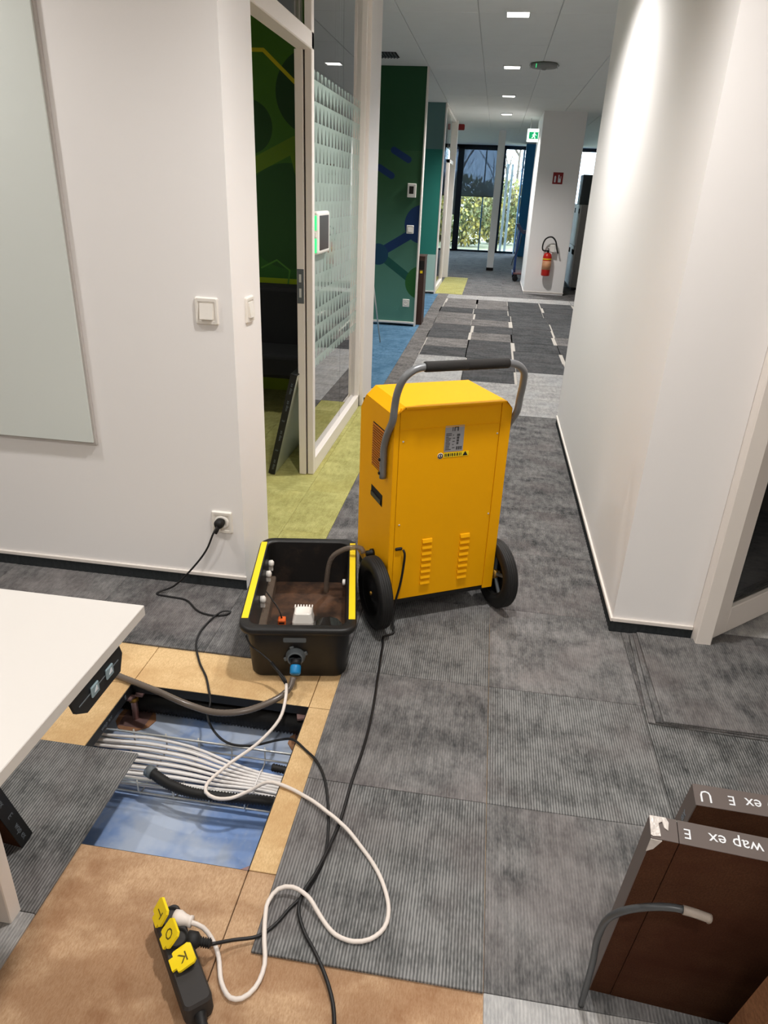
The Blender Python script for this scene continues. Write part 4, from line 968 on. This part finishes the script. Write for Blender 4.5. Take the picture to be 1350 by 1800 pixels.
# ================================================================ CORRIDOR ITEMS
RWm = lambda x, z: frame_m((x, 8.75, z), (1, 0, 0), (0, 0, 1))
t = thing('thermostat', 'white thermostat with dark display on the dark green wall', 'thermostat'); t.matrix_world = RWm(-.974, 1.525)
obj('housing', bx((-.05, -.073, 0), (.05, .073, .014), .004), M['plastic_w'], t); obj('display', bx((-.03, -.035, .013), (.022, .045, .0146)), M['screen'], t)
switch(0, 0, 'white light switch on the blue dot of the dark green wall', RWm(-.972, 1.11))
switch(0, 0, 'white wall socket low on the dark green wall', RWm(-.978, .276), False)
t = thing('waste_bin', 'tall dark brown waste bin behind the end of the green wall', 'bin', (-.96, 9.05, 0))
b = B(); prism(b, [(-.16, 0), (.17, 0), (.17, .80), (-.16, .80)], 'y', -.15, .15); obj('body', b, M['brown_bin'], t)
obj('lid', bx((-.165, -.155, .80), (.175, .155, .815), .003), M['brown_bin'], t); obj('opening', bx((.10, -.1515, .66), (.165, -.150, .76)), M['dark'], t)
obj('label', bx((.12, -.1517, .615), (.15, -.150, .645)), M['yellow'], t)['label'] = 'small yellow label'
# flip chart stand: only a thin leg shows
t = thing('flip_chart_stand', 'thin metal stand leg on the blue carpet behind the white post', 'stand', (-1.38, 7.75, 0))
for dx, dy in ((.27, -.15), (-.30, -.15), (0, .35)):
    b = B(); sweep(b, [(dx, dy, .006), (dx * .25, dy * .25, 1.15)], .008, 8); obj('leg', b, M['steel'], t)
obj('top_ring', bx((-.08, -.05, 1.13), (.08, .09, 1.16), .01), M['steel'], t)
# ceiling items
t = thing('ceiling_sensor', 'dark disc shaped detector with white marks under the corridor ceiling', 'detector', (.345, 8.44, CEIL))
b = B(); lathe(b, [(0, 0), (.13, 0), (.15, -.018), (.13, -.035), (.03, -.04), (.02, -.055), (0, -.055)], 28); obj('disc', b, mat('grey detector', (140, 140, 138), .6), t, smooth=True)
for x, m in ((-.14, 'print_white'), (-.085, 'led_green'), (.13, 'print_white')): obj('marker', bx((x - .004, -.145 if abs(x) < .12 else -.07, -.055), (x + .004, -.139 if abs(x) < .12 else -.06, -.020)), M[m], t)
t = thing('ceiling_vent', 'dark slotted ceiling vent above the green recess wall', 'vent', (-1.22, 8.1, CEIL))
obj('backing', bx((-.11, -.15, -.004), (.11, .15, 0)), M['dark'], t)
for i in range(7): obj('slat', bx((-.105 + .031 * i, -.145, -.012), (-.090 + .031 * i, .145, -.003)), M['grey_plastic'], t)
t = thing('exit_sign', 'green and white running man exit sign under the ceiling by the white column', 'sign', (.555, 13.8, 2.48))
obj('housing', bx((-.145, 0, -.10), (.20, .05, .10), .004), M['white_sign'], t)
pn = obj('pictogram', bx((-.115, -.003, -.055), (.125, .0, .05)), M['green_sign'], t)
b = B(); lathe(b, [(0, .002), (.012, .002), (.012, 0), (0, 0)], 12, Matrix.Translation((-.025, -.003, .033)) @ Matrix.Rotation(R(90), 4, 'X'))
for poly in ([(-.04, .02), (-.015, .022), (-.02, -.012), (-.04, -.012)], [(-.04, -.008), (-.028, -.008), (-.055, -.045), (-.068, -.04)], [(-.032, -.01), (-.02, -.01), (-.004, -.045), (-.018, -.048)], [(-.018, .018), (.012, .004), (.010, -.004), (-.018, .008)], [(-.04, .018), (-.062, .0), (-.057, -.006), (-.036, .008)], [(.04, -.045), (.085, -.045), (.085, .04), (.04, .04)]): prism(b, poly, 'y', -.005, -.003)
obj('running_man', b, M['white_sign'], pn)
b = B(); prism(b, [(.140, -.01), (.160, -.01), (.160, .03), (.180, .03), (.15, -.05), (.12, .03), (.140, .03)][::1], 'y', -.003, 0); obj('arrow', b, M['green_sign'], t)
for x in (-.10, .15): obj('hanger', bx((x - .004, .02, .10), (x + .004, .03, CEIL - 2.48)), M['steel'], t)
t = thing('fire_alarm_beacon', 'small red alarm beacon under the ceiling behind the far glass', 'alarm', (-.86, 15.2, CEIL + .012))
b = B(); lathe(b, [(0, 0), (.05, 0), (.05, -.02), (.0, -.02)], 16); obj('mount', b, M['plastic_w'], t)
b = B(); prism(b, rrect(.24, .10, .02, 3, 0, -.075), 'y', -.03, .03); obj('housing', b, M['darkred'], t)
# fire sign and extinguisher on the white column
CF = lambda x, z: frame_m((x, 12.70, z), (1, 0, 0), (0, 0, 1))
t = thing('fire_sign', 'square red fire extinguisher sign on the white column', 'sign'); t.matrix_world = CF(.937, 1.805)
obj('plate', bx((-.08, -.085, 0), (.08, .085, .004)), M['darkred'], t)
b = B(); prism(b, [(-.055, -.06), (-.03, -.06), (-.03, .02), (-.038, .035), (-.047, .035), (-.055, .02)], 'z', .004, .005); prism(b, [(.005, -.06), (.05, -.06), (.05, .03), (.042, .03), (.042, -.02), (.022, .01), (.022, .05), (.005, .05)], 'z', .004, .005); obj('symbol', b, M['print_white'], t)
t = thing('fire_extinguisher', 'red fire extinguisher hanging on the white column', 'extinguisher', (.925, 12.60, .32))
b = B(); lathe(b, [(0, 0), (.062, 0), (.072, .012), (.072, .30), (.06, .345), (.03, .365), (0, .365)], 24); cy = obj('cylinder', b, M['red'], t, smooth=True)
b = B(); lathe(b, [(.0724, .10), (.0728, .10), (.0728, .24), (.0724, .24)], 24); lb_ = obj('print_band', b, mat('extinguisher label', (206, 150, 110), .5, var=.3, scale=40), cy)
b = B(); lathe(b, [(.0724, .255), (.0728, .255), (.0728, .275), (.0724, .275)], 24); obj('print_band', b, M['yellow'], cy)
b = B(); lathe(b, [(0, .365), (.018, .365), (.018, .41), (0, .41)], 12); box(b, (-.012, -.07, .395), (.012, .03, .408), .003); box(b, (-.012, -.075, .42), (.012, .03, .432), .003); obj('valve', b, M['dark'], t)
b = B(); sweep(b, spline([(-.02, 0, .39), (-.085, -.005, .40), (-.10, -.01, .48), (-.06, -.01, .58), (.03, -.01, .61), (.10, -.005, .55), (.14, 0, .42), (.165, .01, .36)], .02), .012, 8); obj('hose', b, M['rubber'], t)
b = B(); box(b, (.02, -.01, .37), (.11, .012, .49), .01); obj('bracket', b, M['plastic_w'], t)
b = B(); box(b, (-.03, .07, .05), (.03, .10, .33)); obj('wall_bracket', b, M['steel'], t)
# trolley
t = thing('platform_trolley', 'dark blue trolley with tall handle and small castors beside the white column', 'trolley', (.50, 14.72, 0))
obj('platform', bx((-.05, -.24, .135), (.42, .36, .17), .008), mat('trolley deck', (98, 66, 66), .6), t)
obj('bumper', bx((-.07, -.25, .125), (-.05, .37, .178), .006), M['navy'], t)
for x in (0, .36):
    for y in (-.18, .30):
        b = B(); lathe(b, [(0, -.016), (.05, -.016), (.055, 0), (.05, .016), (0, .016)], 18, Matrix.Translation((x, y, .056)) @ Matrix.Rotation(R(90), 4, 'X')); box(b, (x - .02, y - .022, .05), (x + .02, y + .022, .135)); obj('castor', b, M['rubber'], t)
for y in (-.20,):
    b = B(); sweep(b, spline([(-.03, y, .15), (-.028, y, .60), (-.005, y, .93), (.0, y, .96)], .1), .018, 8); obj('post', b, M['navy'], t)
b = B(); sweep(b, spline([(-.03, .30, .15), (-.028, .30, .6), (-.005, .30, .93), (0, .28, .96), (0, .1, .965), (0, -.2, .96)], .05), .014, 8); obj('handle', b, M['navy'], t)
b = B(); prism(b, [(-.10, 1.04), (-.03, 1.05), (.06, .93), (.22, .94), (.22, .88), (.05, .87), (-.03, .94)], 'y', -.24, .10); obj('tray', b, mat('dark navy tray', (16, 24, 48), .5), t)
b = B(); sweep(b, spline([(.03, -.22, .86), (.0, -.22, .6), (-.08, -.22, .42), (-.10, -.22, .30)], .04), .007, 6); obj('cable', b, M['cord_black'], t)
# lockers
t = thing('locker_cabinet', 'white locker cabinet with small black handles right of the white column', 'cabinet', (1.86, 15.0, 0))
obj('body', bx((-.385, -1.40, .05), (.35, 1.4, 1.43), .003), M['locker_shaded'], t)
obj('plinth', bx((-.36, -1.38, 0), (.33, 1.38, .05)), M['dark'], t)
for i in range(4):
    y0 = -1.40 + .7 * i
    for z0, z1 in ((.06, .74), (.75, 1.425)):
        d = obj('door', bx((-.402, y0 + .004, z0), (-.386, y0 + .696, z1), .002), M['locker'], t)
        for kx in (.10, .22, .34) if z0 < .1 else (.10,): 
            obj('handle', bx((-.412, y0 + kx, z1 - .14), (-.402, y0 + kx + .05, z1 - .06)), M['dark'], d)
t = thing('storage_box', 'grey box on top of the white lockers', 'box', (1.535, 13.95, 1.43)); obj('body', bx((-.09, -.25, .0), (.10, .25, .47), .004), M['monitor'], t); obj('lid', bx((-.092, -.252, .44), (.102, .252, .475), .003), M['monitor'], t)
t = thing('black_monitor', 'black box shaped screen beside the grey box on the lockers', 'monitor', (1.78, 13.9, 1.43)); obj('screen', bx((-.135, -.15, .03), (.28, -.10, .43), .004), M['dark'], t); obj('foot', bx((-.05, -.2, 0), (.15, .0, .03), .003), M['dark'], t)

# ================================================================ DOOR AT THE RIGHT
d = holder('door_2')
struct('jamb', bx((.886, 2.300, 0), (.942, 2.372, CEIL), .003), M['paint'], d)
lf = struct('leaf', bx((0, -.02, .012), (.001, .02, .02)), M['paint'], d); lf.location = (.945, 2.372, 0); lf.rotation_euler = (0, 0, R(41))
def leafpart(name, lo, hi, m): return obj(name, bx(lo, hi, .003), M[m], lf)
leafpart('stile', (0, -.022, .012), (.085, .022, 2.08), 'paint'); leafpart('stile', (.82, -.022, .012), (.90, .022, 2.08), 'paint')
leafpart('bottom_rail', (.085, -.022, .012), (.82, .022, .125), 'paint'); leafpart('top_rail', (.085, -.022, 1.98), (.82, .022, 2.08), 'paint')
leafpart('pane', (.085, -.005, .125), (.82, .005, 1.98), 'glass_dark')
struct('wall_door_right', bx((1.86, 2.30, 0), (3.6, 2.40, LS)), M['wall'])
struct('wall_over_door', bx((.942, 2.30, 2.10), (1.86, 2.40, LS)), M['wall'])
